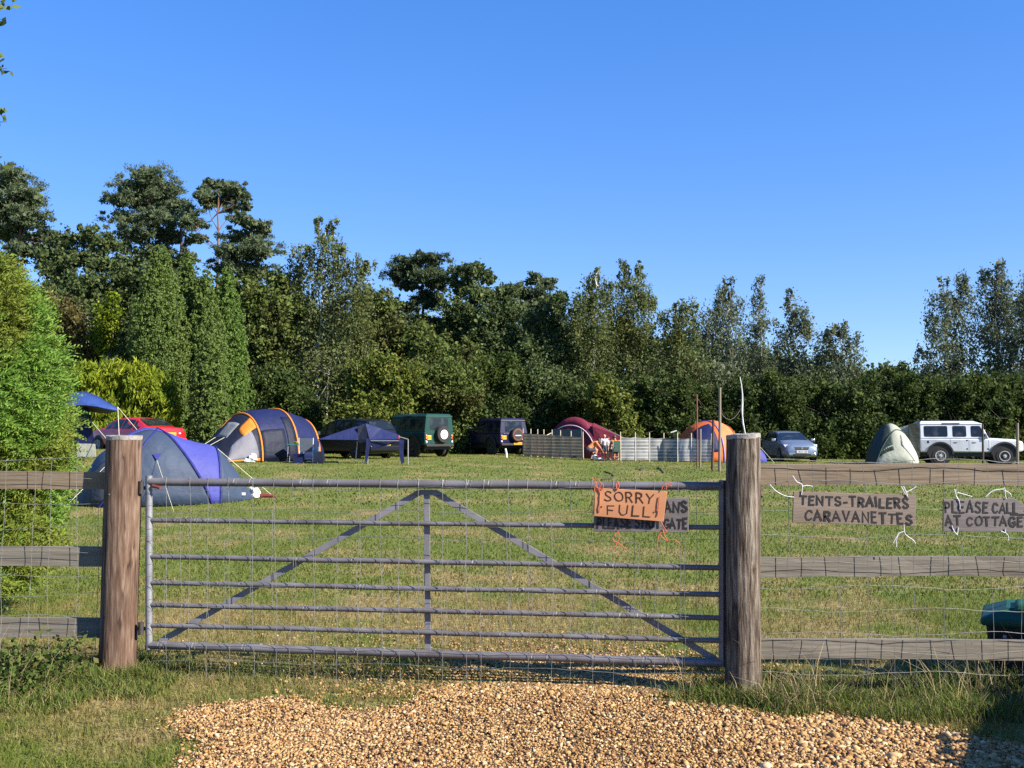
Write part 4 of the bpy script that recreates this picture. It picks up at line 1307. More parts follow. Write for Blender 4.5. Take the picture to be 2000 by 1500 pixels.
tie(s2, 'white_tie', M['cord'], PF_S, [[(1963, 1032), (1963, 1040), (1968, 1046), (1969, 1055)], [(1954, 1037), (1963, 1041)]])
s3 = board_sign('notice_board', 'grey sign reading PLEASE SHUT GATE, mostly hidden by the orange board', [(1160, 985), (1163, 973), (1345, 973), (1345, 1040), (1160, 1038)],
    [('PLEASE', 1166, 1232, 1031, 1031, 19, 4.2, 0), ('SHUT', 1240, 1290, 1031, 1031, 19, 4.2, 0), ('GATE', 1296, 1342, 1032, 1033, 18, 4.2, 0), ('ANS', 1298, 1343, 1000, 1000, 20, 4.4, 0)], M['boardgrey'], M['ink'], PG_S)
tie(s3, 'orange_tie', M['twine'], PG_S, [[(1207, 1035), (1200, 1045), (1197, 1054), (1207, 1060), (1225, 1073)], [(1207, 1038), (1210, 1048), (1204, 1062), (1198, 1076)]])
tie(s3, 'orange_tie', M['twine'], PG_S, [[(1291, 1038), (1285, 1050), (1284, 1072)], [(1294, 1034), (1298, 1046), (1303, 1055), (1296, 1052), (1290, 1044), (1300, 1040)], [(1300, 1056), (1316, 1054), (1326, 1060), (1328, 1066)]])
tie(s3, 'orange_tie', M['twine'], PG_S, [[(1159, 968), (1154, 985), (1148, 998)], [(1162, 967), (1160, 990), (1159, 1004)]], r=.0022)
s4 = board_sign('notice_board', 'orange wooden board reading SORRY FULL tied to the top of the gate', [(1162, 953), (1303, 960), (1296, 1019), (1160, 1008)],
    [('SORRY', 1180, 1278, 977, 985, 19, 2.4, 0), ('.', 1172, 1178, 996, 996, 14, 2.8, 0), ('FULL', 1186, 1272, 1004, 1010, 19, 2.4, 0), ('.', 1274, 1280, 1008, 1008, 14, 2.8, 0)], M['ply'], M['inkbrown'], PG_S2, thick=.012)
tie(s4, 'orange_tie', M['twine'], PG_S2, [[(1172, 962), (1171, 980), (1171, 1000)], [(1172, 962), (1166, 950), (1163, 938), (1168, 936), (1174, 946), (1168, 954), (1162, 948), (1161, 960)], [(1165, 945), (1158, 936), (1156, 932)], [(1168, 944), (1178, 946), (1176, 956), (1169, 952)]], r=.0026)
tie(s4, 'orange_tie', M['twine'], PG_S2, [[(1288, 970), (1286, 990), (1284, 1008)], [(1292, 958), (1296, 945), (1304, 940), (1310, 945), (1303, 951), (1297, 955)], [(1299, 941), (1302, 956)], [(1304, 945), (1312, 950)], [(1290, 1018), (1297, 1030), (1303, 1040)]], r=.0026)
tie(s4, 'orange_tie', M['twine'], PG_S2, [[(1205, 956), (1203, 944), (1206, 941), (1209, 950), (1205, 957)]], r=.0035)

# green lidded bin behind the fence on the right
bl = P(1924, 1325, 6.42)
BING = mk('dark_green_plastic', (.012, .075, .042), (.018, .09, .052), scale=6, rough=.5, spec=.25)
BINB = mk('blackish_green_plastic', (.008, .012, .012), (.012, .018, .017), scale=6, rough=.55)
t = thing('lidded_bin', 'low dark bin with a glossy green lid behind the right fence', 'bin', (bl.x + .02, 6.44, float(gz(bl.x, 6.42))), R(-27))
w = .62
zt = P(1924, 1204, 6.42).z - float(gz(bl.x, 6.42))
mb = MB(); mb.loft([[(.03, 0, 0), (w - .03, 0, 0), (w - .03, .45, 0), (.03, .45, 0)], [(.0, -.02, zt - .02), (w, -.02, zt - .02), (w, .47, zt - .02), (.0, .47, zt - .02)]])
mb.build('body', BINB, t, bevel=.02)
mb = MB(); mb.loft([[(-.025, -.05, zt - .055), (w + .025, -.05, zt - .055), (w + .025, .5, zt - .055), (-.025, .5, zt - .055)], [(-.03, -.055, zt - .01), (w + .03, -.055, zt - .01), (w + .03, .505, zt - .01), (-.03, .505, zt - .01)],
                    [(.12, .05, zt + .055), (w - .12, .05, zt + .055), (w - .12, .40, zt + .055), (.12, .40, zt + .055)]])
mb.build('lid', BING, t, bevel=.015, seg=3)
mb = MB(); mb.loft([[(.15, .0, zt + .01), (w - .2, .0, zt + .01), (w - .2, .3, zt + .03), (.15, .3, zt + .03)], [(.18, .03, zt + .085), (w - .23, .03, zt + .085), (w - .23, .27, zt + .085), (.18, .27, zt + .085)]])
mb.build('handle', BING, t, bevel=.015, seg=3)
mb = MB(); mb.lathe([(.014, 0), (.012, -.006), (.004, -.009)], axis='y', c=(.11, -.018, zt - .12), n=12); mb.build('rivet', M['steel'], t, smooth=True)
# green bin support rail post seen dark at the frame edge is part of the fence

# ------------------------------------------------------------------ tents
def cr(xs, ys):
    """smooth curve through points"""
    xs = np.asarray(xs, float); ys = np.asarray(ys, float)
    m = np.gradient(ys, xs)
    def f(x):
        x = min(max(x, xs[0]), xs[-1])
        i = int(min(np.searchsorted(xs, x, side='right') - 1, len(xs) - 2))
        h = xs[i + 1] - xs[i]; t = (x - xs[i]) / h
        return (2 * t ** 3 - 3 * t ** 2 + 1) * ys[i] + (t ** 3 - 2 * t ** 2 + t) * h * m[i] + (-2 * t ** 3 + 3 * t ** 2) * ys[i + 1] + (t ** 3 - t ** 2) * h * m[i + 1]
    return f
class Tunnel:
    """fabric stretched over hoops: s runs along the axis, th from the right foot (0) over the ridge to the left foot (pi)"""
    def __init__(s, org, az, ss, ww, hh, sq=.85):
        s.o = Vector(org); s.a = Vector((cos(az), sin(az), 0)); s.l = Vector((sin(az), -cos(az), 0))
        s.w = cr(ss, ww); s.h = cr(ss, hh); s.sq = sq; s.rng = (ss[0], ss[-1])
    def p(s, u, th, off=0.0):
        c, n = cos(th), sin(th)
        x = math.copysign(abs(c) ** s.sq, c); z = max(n, 0) ** (s.sq)
        w = max(s.w(u), .01); h = max(s.h(u), .01)
        q = s.o + s.a * u + s.l * (x * w) + Vector((0, 0, z * h))
        if off:
            q += (s.l * (c / max(w, .2)) + Vector((0, 0, n / max(h, .2)))).normalized() * off
        return q
    def patch(s, name, mat, t, u0, u1, a0=0.0, a1=pi, nu=14, na=26, off=0.0):
        f0 = u0 if callable(u0) else (lambda a: u0)
        f1 = u1 if callable(u1) else (lambda a: u1)
        vs = []; fs = []
        for j in range(na + 1):
            a = a0 + (a1 - a0) * j / na
            for i in range(nu + 1):
                vs.append(s.p(f0(a) + (f1(a) - f0(a)) * i / nu, a, off))
        for j in range(na):
            for i in range(nu):
                k = j * (nu + 1) + i
                fs.append((k, k + 1, k + nu + 2, k + nu + 1))
        mb = MB(); mb.add(vs, fs)
        o = mb.build(name, mat, t, world=True, smooth=True)
        sm = o.modifiers.new('cloth', 'SOLIDIFY'); sm.thickness = .006; sm.offset = -1
        return o
    def pole(s, name, mat, t, f, r=.02, a0=0.0, a1=pi, n=24, off=.012):
        g = f if callable(f) else (lambda a: f)
        MB().tube([s.p(g(a0 + (a1 - a0) * k / n), a0 + (a1 - a0) * k / n, off) for k in range(n + 1)], r, 6).build(name, mat, t, world=True, smooth=True)
def guy(t, pts, r=.006, name='guy_line'):
    MB().tube(pts, r, 5).build(name, M['guy'], t, world=True, smooth=True)
def fabric(name, c, k=.86, trans=.12, rough=.6):
    return mk(name, c, tuple(x * k for x in c), scale=1.6, rough=rough, bump=.9, bscale=2.2, spec=.2, trans=trans, bdist=.07)
GREYT = fabric('slate_tent_fabric', (.050, .074, .128))
GREYD = fabric('shade_slate_fabric', (.06, .075, .10))
PURP = fabric('violet_blue_fabric', (.075, .085, .36))
NAVY = fabric('navy_fabric', (.015, .022, .088))
NAVYD = fabric('dark_navy_fabric', (.018, .023, .045))
ORNG = fabric('orange_fabric', (.72, .25, .035))
MAROON = fabric('maroon_fabric', (.20, .026, .052))
TEAL = fabric('teal_grey_fabric', (.10, .15, .165))
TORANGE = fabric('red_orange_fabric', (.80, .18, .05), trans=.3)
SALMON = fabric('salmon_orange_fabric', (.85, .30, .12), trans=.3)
PALE = fabric('pale_green_grey_fabric', (.42, .44, .36))
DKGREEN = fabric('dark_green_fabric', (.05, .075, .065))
CANOPY = fabric('blue_canopy_fabric', (.042, .085, .29))
GREYP = fabric('grey_door_fabric', (.20, .20, .24))

# 1 slate grey tent with violet panel, nearest
d0 = 20.6
L0 = Vector((X(150, 19.6), 19.9 + .6, 0)); R0 = Vector((X(490, 21.6), 21.9, 0))
az = math.atan2(R0.y - L0.y, R0.x - L0.x); Lg = (R0 - L0).length
t = thing('tunnel_tent', 'slate grey tent with a violet blue panel, nearest tent, behind the brown post', 'tent', (L0.x, L0.y, float(gz(L0.x, L0.y))))
k = Lg
T1 = Tunnel((L0.x, L0.y, float(gz(L0.x, L0.y))), az, [-.10 * k, .0, .08 * k, .2 * k, .31 * k, .40 * k, .52 * k, .62 * k, .735 * k, .88 * k, 1.0 * k], [.35, .85, 1.0, 1.05, 1.08, 1.08, 1.03, .98, .9, .6, .06], [.25, .92, 1.16, 1.44, 1.56, 1.51, 1.36, 1.26, 1.16, .62, .03])
dg = lambda a: k * (.37 + .31 * (1 - sin(a)) ** .62)
T1.patch('flysheet', GREYT, t, -.10 * k, dg, nu=26)
T1.patch('violet_cap', PURP, t, .16 * k, lambda a: dg(a) - .01 * k, 1.32, 1.8, nu=12, na=6, off=.012)
T1.patch('violet_panel', PURP, t, dg, .735 * k, nu=10)
T1.patch('porch', GREYT, t, .735 * k, 1.0 * k, nu=10)
T1.patch('shade_patch', GREYD, t, -.06 * k, .14 * k, 0.05, .95, nu=8, na=12, off=.012)  # fabric patch standing in for the shading at the tent's left end
PB = fabric('dark_blue_pole_sleeve', (.03, .035, .22))
T1.pole('pole_sleeve', PB, t, dg, .026)
T1.pole('pole_sleeve', PB, t, .735 * k, .022)
T1.pole('pole_sleeve', PB, t, lambda a: k * (.37 - .36 * (1 - sin(a)) ** .9), .018)
q = T1.p(.735 * k, pi / 2, .02); e = G(535, 22.6)
guy(t, [q, e])
q = T1.p(.34 * k, .62, .02)
MB().prism([q + Vector((-.08, -.01, .05)), q + Vector((.1, -.01, .06)), q + Vector((.02, -.05, -.08))], (0, -.01, 0)).build('guy_tab', PURP, t, world=True)
guy(t, [q + Vector((.02, -.05, -.08)), G(342, 19.0)], .004)
q = T1.p(.04 * k, .75, .02); guy(t, [q, G(120, 18.6)], .004)
q = T1.p(.9 * k, .25, .03)
MB().box(q.x - .05, q.x + .05, q.y - .03, q.y - .02, q.z - .03, q.z + .03).build('logo_patch', M['white'], t, world=True)

# 2 blue tent with a peaked canopy behind the light green conifer
d0 = 33.0
g = G(120, d0)
t = thing('awning_tent', 'blue tent with a dark lined peaked canopy, half hidden by the left conifer', 'tent', g)
def slab(pts_top, th): return pts_top, (0, 0, -th)
a0 = P(120, 770, d0 + .5); a1 = P(148, 763, d0 - .6); a2 = P(172, 766, d0 - .7); a3 = P(229, 797, d0 - .4); a4 = P(228, 802, d0 + .9); a5 = P(150, 800, d0 + 1.4); 
ri = [P(x, y, d0 + .7) for x, y in ((118, 772), (140, 766), (165, 764), (190, 773), (212, 786), (229, 796))]
mi = [P(x, y, d0 - .1) for x, y in ((118, 784), (140, 776), (165, 774), (190, 781), (212, 791), (229, 798))]
lo = [P(x, y, d0 - .7) for x, y in ((118, 795), (140, 792), (165, 791), (190, 794), (212, 799), (229, 801))]
mb = MB(); mb.add(ri + mi + lo, [(i + 6 * j, i + 1 + 6 * j, i + 7 + 6 * j, i + 6 + 6 * j) for j in range(2) for i in range(5)])
o = mb.build('canopy', CANOPY, t, world=True, smooth=True); sm = o.modifiers.new('cloth', 'SOLIDIFY'); sm.thickness = .03
mb = MB(); mb.add(lo[1:] + [P(x, y, d0 + .5) for x, y in ((140, 799), (165, 800), (190, 806), (212, 807), (228, 803))], [(i, i + 1, i + 6, i + 5) for i in range(4)])
o = mb.build('canopy_lining', NAVYD, t, world=True); sm = o.modifiers.new('cloth', 'SOLIDIFY'); sm.thickness = .01
mb = MB(); mb.loft([[P(118, 890, d0), P(172, 888, d0), P(176, 884, d0 + 2), P(118, 884, d0 + 2)], [P(118, 835, d0), P(180, 838, d0), P(180, 836, d0 + 1.6), P(118, 832, d0 + 1.6)], [P(118, 800, d0 + .3), P(160, 790, d0 + .3), P(160, 792, d0 + 1.2), P(118, 795, d0 + 1.2)]])
mb.build('tent_wall', NAVY, t, world=True)
mb = MB(); mb.prism([P(150, 866, d0 - .03), P(186, 866, d0 - .03), P(180, 838, d0 - .03), P(150, 836, d0 - .03)], (0, -.02, 0)); mb.build('lower_panel', NAVY, t, world=True)
mb = MB(); mb.prism([P(150, 892, d0 - .05), P(188, 892, d0 - .05), P(186, 867, d0 - .05), P(150, 866, d0 - .05)], (0, -.02, 0)); mb.build('mud_wall', PALE, t, world=True)
MB().tube([P(163, 790, d0 - .1), P(172, 815, d0 - .15), P(178, 838, d0 - .1)], .09, 8).build('door_pillar', NAVYD, t, world=True, smooth=True)
guy(t, [P(230, 795, d0 - .4), P(234, 880, d0 - 1.2)], .010)
guy(t, [P(230, 795, d0 - .4), P(268, 840, d0 - .2), P(300, 880, d0)], .008)
guy(t, [P(176, 820, d0 - .2), P(206, 855, d0 - 1.6), P(220, 880, d0 - 2)], .010)

# 4 blue and orange tunnel tent
d0 = 39.0
g = G(470, d0)
t = thing('tunnel_tent', 'navy tunnel tent with orange hoops and a grey door panel', 'tent', g)
T4 = Tunnel(g, R(50), [-1.75, -1.2, -.5, 0, .8, 1.6, 2.3, 2.9, 3.4], [1.12, 1.22, 1.35, 1.42, 1.5, 1.55, 1.42, 1.25, .95], [.03, .62, 1.38, 1.82, 2.0, 2.02, 1.85, 1.62, .85], sq=.9)
T4.patch('front_panel', NAVYD, t, -1.75, 0, nu=12)
T4.patch('middle_panel', NAVY, t, 0, 1.6, nu=12)
T4.patch('rear_panel', NAVY, t, 1.6, 3.4, nu=12)
T4.patch('door_panel', GREYP, t, lambda a: -1.5 + a * .5, lambda a: -.12 - .2 * a, .05, .80, nu=8, na=10, off=.014)
T4.patch('mesh_window', fabric('grey_mesh', (.22, .24, .25)), t, -.95, -.40, 1.25, 1.75, nu=5, na=6, off=.014)
T4.patch('orange_flap', ORNG, t, lambda a: -.62 + .35 * abs(a - .95), -.02, .75, 1.15, nu=5, na=5, off=.016)
T4.patch('orange_flap', ORNG, t, lambda a: -.55 + .2 * abs(a - 2.0), -.02, 1.9, 2.3, nu=5, na=5, off=.016)
T4.patch('skirt', ORNG, t, -1.6, -.1, .0, .05, nu=8, na=2, off=.02)
T4.patch('lower_panel', NAVYD, t, .05, 1.1, .02, .62, nu=6, na=8, off=.012)
T4.patch('dark_doorway', NAVYD, t, 1.16, 1.52, .0, .95, nu=4, na=8, off=.014)
for u in (0, 1.6, 2.9): T4.pole('hoop', ORNG, t, u, .045)
for th in (1.35, 1.75):
    q = T4.p(-.95, th, .02); guy(t, [q, g + (q - g) * .3 + Vector((-1.4, -2.0, -.2))], .008)

# 6 blue cooking shelter on a white frame
d0 = 37.0
g = G(712, d0)
t = thing('awning_shelter', 'open blue cloth shelter on thin white poles beside the dark car', 'shelter', g)
def PP(x, y, dd=0): return P(x, y, d0 + dd)
def cloth(name, mat, polys):
    mb = MB()
    for q in polys: mb.add(q, [tuple(range(len(q)))])
    o = mb.build(name, mat, t, world=True)
    sm = o.modifiers.new('cloth', 'SOLIDIFY'); sm.thickness = .02
    return o
SHB = fabric('bright_navy_cloth', (.024, .034, .12))
cloth('roof_cloth', SHB, [[PP(621, 859), PP(700, 860), PP(698, 833, .4), PP(660, 845, .5)], [PP(621, 859), PP(660, 845, .5), PP(690, 838, 1.8), PP(640, 855, 1.8)], [PP(698, 833, .4), PP(660, 845, .5), PP(690, 838, 1.8), PP(712, 828, 1.6)]])
cloth('front_cloth', SHB, [[PP(714, 828, .3), PP(722, 860), PP(778, 858, .1), PP(779, 850, .3), PP(745, 838, .4)], [PP(722, 862), PP(728, 876, .1), PP(750, 871, .2), PP(768, 866, .2), PP(778, 860, .1)], [PP(714, 828, .3), PP(745, 838, .4), PP(740, 836, 1.8), PP(716, 828, 1.8)]])
cloth('dark_flap', NAVYD, [[PP(700, 832, .2), PP(713, 829, .25), PP(720, 858, .05), PP(708, 872, .1), PP(697, 858, .15)]])
cloth('hanging_flap', SHB, [[PP(716, 856), PP(725, 858), PP(721, 880), PP(718, 902), PP(713, 902), PP(714, 880)]])
cloth('hanging_flap', SHB, [[PP(779, 858), PP(789, 859), PP(788, 885), PP(790, 903), PP(784, 907), PP(780, 890)]])
for pts in ([(698, 862, .6), (694, 904, .6)], [(719, 858, 0), (718, 911, 0)], [(797, 858, 0), (797, 909, 0)], [(623, 860, .2), (622, 903, .2)]):
    MB().tube([PP(*q) for q in pts], .02, 8).build('pole', M['steel'], t, world=True, smooth=True)
for pts in ([(724, 861, -.03), (779, 861, -.03)], [(779, 853, 0), (797, 858, 0)], [(706, 904, .3), (718, 904, .05)]):
    MB().tube([PP(*q) for q in pts], .016, 8).build('rail', M['steel'], t, world=True, smooth=True)

# 10 maroon tent
d0 = 51.0
g = G(1128, d0)
t = thing('dome_tent', 'maroon dome tent with a grey front and a sloping porch', 'tent', g)
T5 = Tunnel(g, R(58), [-1.1, -.75, .2, 1.2, 2.2, 2.9], [1.25, 1.42, 1.5, 1.5, 1.3, .5], [.6, 1.70, 1.84, 1.72, 1.15, .1], sq=.95)
T5.patch('flysheet', MAROON, t, -.75, 2.9, nu=18)
mb = MB(); ring = [T5.p(-.75, pi * i / 24) for i in range(25)]; cc = g + Vector((0, 0, .8)) + T5.a * -.98
mb.add(ring + [cc], [(i, i + 1, 25) for i in range(24)] + [(24, 0, 25)]); mb.build('front_wall', MAROON, t, world=True, smooth=True)
f0 = T5.o + T5.a * -1.06
mb = MB(); mb.prism([f0 + T5.l * -.98 + Vector((0, 0, .05)), f0 + T5.l * .82 + Vector((0, 0, .05)), f0 + T5.l * .78 + Vector((0, 0, 1.42)), f0 + T5.l * -.85 + Vector((0, 0, 1.45))], T5.a * .05)
mb.build('front_panel', TEAL, t, world=True)
T5.pole('pole_sleeve', M['cord'], t, -.78, .022)
b0 = P(1157, 832, d0 - 1.2); b1 = P(1212, 852, d0 - 1.4); b2 = P(1207, 900, d0 - 1.5); b3 = P(1166, 900, d0 - 1.3)
b4 = P(1150, 825, d0 + .8)
mb = MB(); mb.add([b0, b1, b2, b3, P(1214, 853, d0 + .6), P(1160, 826, d0 + .8)], [(0, 1, 2, 3), (0, 5, 4, 1)])
o = mb.build('porch', MAROON, t, world=True); sm = o.modifiers.new('cloth', 'SOLIDIFY'); sm.thickness = .02
mb = MB(); mb.add([P(1160, 826, d0 + .8), P(1214, 852, d0 + .6), P(1212, 858, d0 - .2), P(1158, 832, d0 - .4)], [(0, 1, 2, 3)])
mb.build('porch_trim', TEAL, t, world=True)
cd = MB(); cd.add([P(1152, 832, d0 - 1.1), P(1162, 835, d0 - 1.2), P(1166, 897, d0 - 1.3), P(1150, 897, d0 - 1.2)], [(0, 1, 2, 3)]); cd.build('doorway', NAVYD, t, world=True)
guy(t, [T5.p(-.75, 2.3, .03), P(1068, 850, d0 - 1.2)], .014)

# 11 orange and blue dome tent
d0 = 47.0
g = G(1378, d0)
t = thing('dome_tent', 'red orange dome tent with a navy window, behind the poles', 'tent', g)
T6 = Tunnel(g, R(15), [-1.6, -1.05, -.2, .55, 1.3, 1.85], [1.0, 1.4, 1.55, 1.5, 1.25, .6], [.12, 1.25, 1.85, 1.88, 1.3, .15], sq=.9)
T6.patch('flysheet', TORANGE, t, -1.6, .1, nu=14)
T6.patch('salmon_panel', SALMON, t, .1, 1.85, nu=14)  # right half of the tent in salmon fabric
T6.patch('window', NAVY, t, lambda a: -1.28 + .3 * a, lambda a: .0 - .12 * a, .22, 1.2, nu=8, na=12, off=.015)
T6.pole('pole_sleeve', fabric('violet_sleeve', (.3, .25, .6)), t, lambda a: -.02 + .2 * cos(a), .03)
T6.pole('pole_sleeve', TORANGE, t, .95, .03)
MB().tube([P(1310, 845, d0), P(1322, 841, d0)], .03, 6).build('guy_tab', M['cord'], t, world=True)
g = G(1492, 46.0)
t = thing('dome_tent', 'violet tent corner showing past the cracked grey post', 'tent', g)
T7 = Tunnel(g + Vector((-.75, .6, 0)), R(20), [-1.2, -.6, .2, .8, 1.1], [.6, .8, .8, .6, .1], [.3, 1.0, .98, .45, .04])
T7.patch('flysheet', PURP, t, -1.2, 1.1, nu=14)
guy(t, [P(1484, 872, 46), P(1513, 905, 45.5)], .012)

# 13 pale green tent joined to the back of the white off-roader
d0 = 45.7
g = G(1741, d0)
t = thing('dome_tent', 'pale grey green dome tent behind the white off-roader', 'tent', g)
T8 = Tunnel(g, R(80), [-1.25, -.8, -.1, .7, 1.4, 1.9], [.75, 1.0, 1.08, 1.05, .8, .3], [.05, 1.1, 1.80, 1.74, 1.05, .08], sq=1.2)
T8.patch('flysheet', PALE, t, -1.25, 1.9, nu=18)
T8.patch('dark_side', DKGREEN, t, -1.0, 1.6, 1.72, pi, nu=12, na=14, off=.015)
T8.pole('pole_sleeve', DKGREEN, t, lambda a: -.5 + .55 * cos(a), .03)
T8.patch('pale_door', fabric('cream_fabric', (.55, .55, .46)), t, lambda a: -1.2 + .25 * a, -.55, .15, 1.25, nu=6, na=8, off=.014)
a = P(1772, 834, d0 - .3); b = P(1794, 827, d0 - .2)
mb = MB(); mb.add([P(1752, 836, d0), P(1775, 830, d0 - .2), P(1775, 902, d0 - .4), P(1760, 860, d0 - .1)], [(0, 1, 2, 3)]); o = mb.build('side_sheet', PALE, t, world=True); sm = o.modifiers.new('cloth', 'SOLIDIFY'); sm.thickness = .02
mb = MB(); mb.add([P(1774, 829, d0 - .3), P(1796, 826, d0 - .25), P(1796, 893, d0 - .3), P(1777, 896, d0 - .4)], [(0, 1, 2, 3)]); o = mb.build('connecting_sleeve', fabric('black_green_fabric', (.012, .018, .016)), t, world=True); sm = o.modifiers.new('cloth', 'SOLIDIFY'); sm.thickness = .03

# ------------------------------------------------------------------ vehicles (local: x forward, y left, z up)
def paint(name, c, metal=0.0, coat=.6):
    return mk(name, c, tuple(x * .84 for x in c), scale=2.2, rough=.34, spec=.5 if coat > .3 else .25, metal=metal, coat=coat)

def wheel(t, x, y, r, w, rimm, side):
    """tyre standing on the ground; the rim is a child of the wheel"""
    mb = MB()
    mb.lathe([(r * .60, -w / 2), (r * .93, -w / 2), (r, -w * .32), (r, w * .32), (r * .93, w / 2), (r * .60, w / 2)], axis='y', c=(x, y, r), n=28)
    o = mb.build('wheel', M['rubber'], t, smooth=True)
    s = side
    f = y + s * (w / 2)
    mb = MB()
    mb.lathe([(r * .62, 0), (r * .62, s * .012), (r * .54, s * .014), (r * .50, -s * .03), (r * .22, -s * .035), (r * .20, s * .02), (r * .09, s * .025), (r * .08, s * .045)], axis='y', c=(x, f, r), n=24)
    o2 = mb.build('rim', rimm, o, smooth=True)
    mb = MB()
    for k in range(6):
        a = k * pi / 3
        c = Vector((x + cos(a) * r * .36, f - s * .028, r + sin(a) * r * .36))
        mb.lathe([(r * .055, 0), (r * .055, s * .004)], axis='y', c=c, n=8)
    mb.build('rim_hole', M['black'], o)
    return o

def arch(t, x, y, r, w, side, mat, name='wheel_arch', th=.06, r1=1.0, z0=None):
    """flared lip over a wheel"""
    mb = MB(); rings = []
    for k in range(13):
        a = pi * k / 12 if z0 is None else (.12 + (pi - .24) * k / 12)
        c, s_ = cos(a), sin(a)
        ri, ro = r, r + th
        rings.append([(x + c * ri, y, r1 + s_ * ri), (x + c * ro, y, r1 + s_ * ro), (x + c * ro, y + side * w, r1 + s_ * ro), (x + c * ri, y + side * w, r1 + s_ * ri)])
    mb.loft(rings); mb.build(name, mat, t)

def disc(t, name, mat, x, y, z, r, side, th=.004, n=24, parent=None):
    mb = MB(); mb.lathe([(r, 0), (r, side * th)], axis='y', c=(x, y, z), n=n)
    return mb.build(name, mat, t)

def panel(name, mat, t, quad, off, inset=.06, th=.006, r=.18):
    """glass or trim lying on a four cornered face, corners rounded"""
    q = [Vector(p) for p in quad]
    c = sum(q, Vector()) / 4
    n = (q[2] - q[0]).cross(q[3] - q[1]).normalized()
    if n.dot(c - Vector((c.x * .97, 0, .9))) < 0: n = -n
    qs = []
    for i, p in enumerate(q):
        a = (q[i - 1] - p).normalized(); b = (q[(i + 1) % 4] - p).normalized()
        qs.append(p + (a + b) * inset)
    pts = []
    for i, p in enumerate(qs):
        a = qs[i - 1] - p; b = qs[(i + 1) % 4] - p
        k = min(r, .4 * a.length / .3, .4) * .3
        a = a.normalized() * min(k, a.length * .4); b = b.normalized() * min(k, b.length * .4)
        pts += [p + a, p + a * .3 + b * .3, p + b]
    mb = MB(); mb.prism([p + n * (off - th) for p in pts], n * th)
    return mb.build(name, mat, t)

def numplate(t, c, n, w, h, mat, up=Vector((0, 0, 1))):
    """plate with a row of dark, unreadable strokes"""
    n = Vector(n).normalized(); s = up.cross(n).normalized(); c = Vector(c)
    mb = MB(); mb.prism([c - s * w / 2 - up * h / 2, c + s * w / 2 - up * h / 2, c + s * w / 2 + up * h / 2, c - s * w / 2 + up * h / 2], n * .012)
    o = mb.build('number_plate', mat, t)
    mb = MB()
    rr = random.Random(int(c.x * 100))
    for k in range(7):
        u = (k - 3) * w * .125 + (w * .03 if k > 3 else 0)
        a = c + s * u + n * .012
        ww = w * .035
        mb.prism([a - s * ww - up * h * .3, a + s * ww - up * h * .3, a + s * ww * rr.uniform(.3, 1) + up * h * .3, a - s * ww * rr.uniform(.3, 1) + up * h * .3], n * .002)
    mb.build('plate_mark', M['black'], o)
    return o

def vehicle(name, label, cat, px, d, head, zoff=0, group=None):
    g = G(px, d)
    return thing(name, label, cat, (g.x, g.y, g.z + zoff), head, group)

def box(t, name, mat, x0, x1, y0, y1, z0, z1, bevel=.015):
    return MB().box(x0, x1, y0, y1, z0, z1).build(name, mat, t, bevel=bevel)

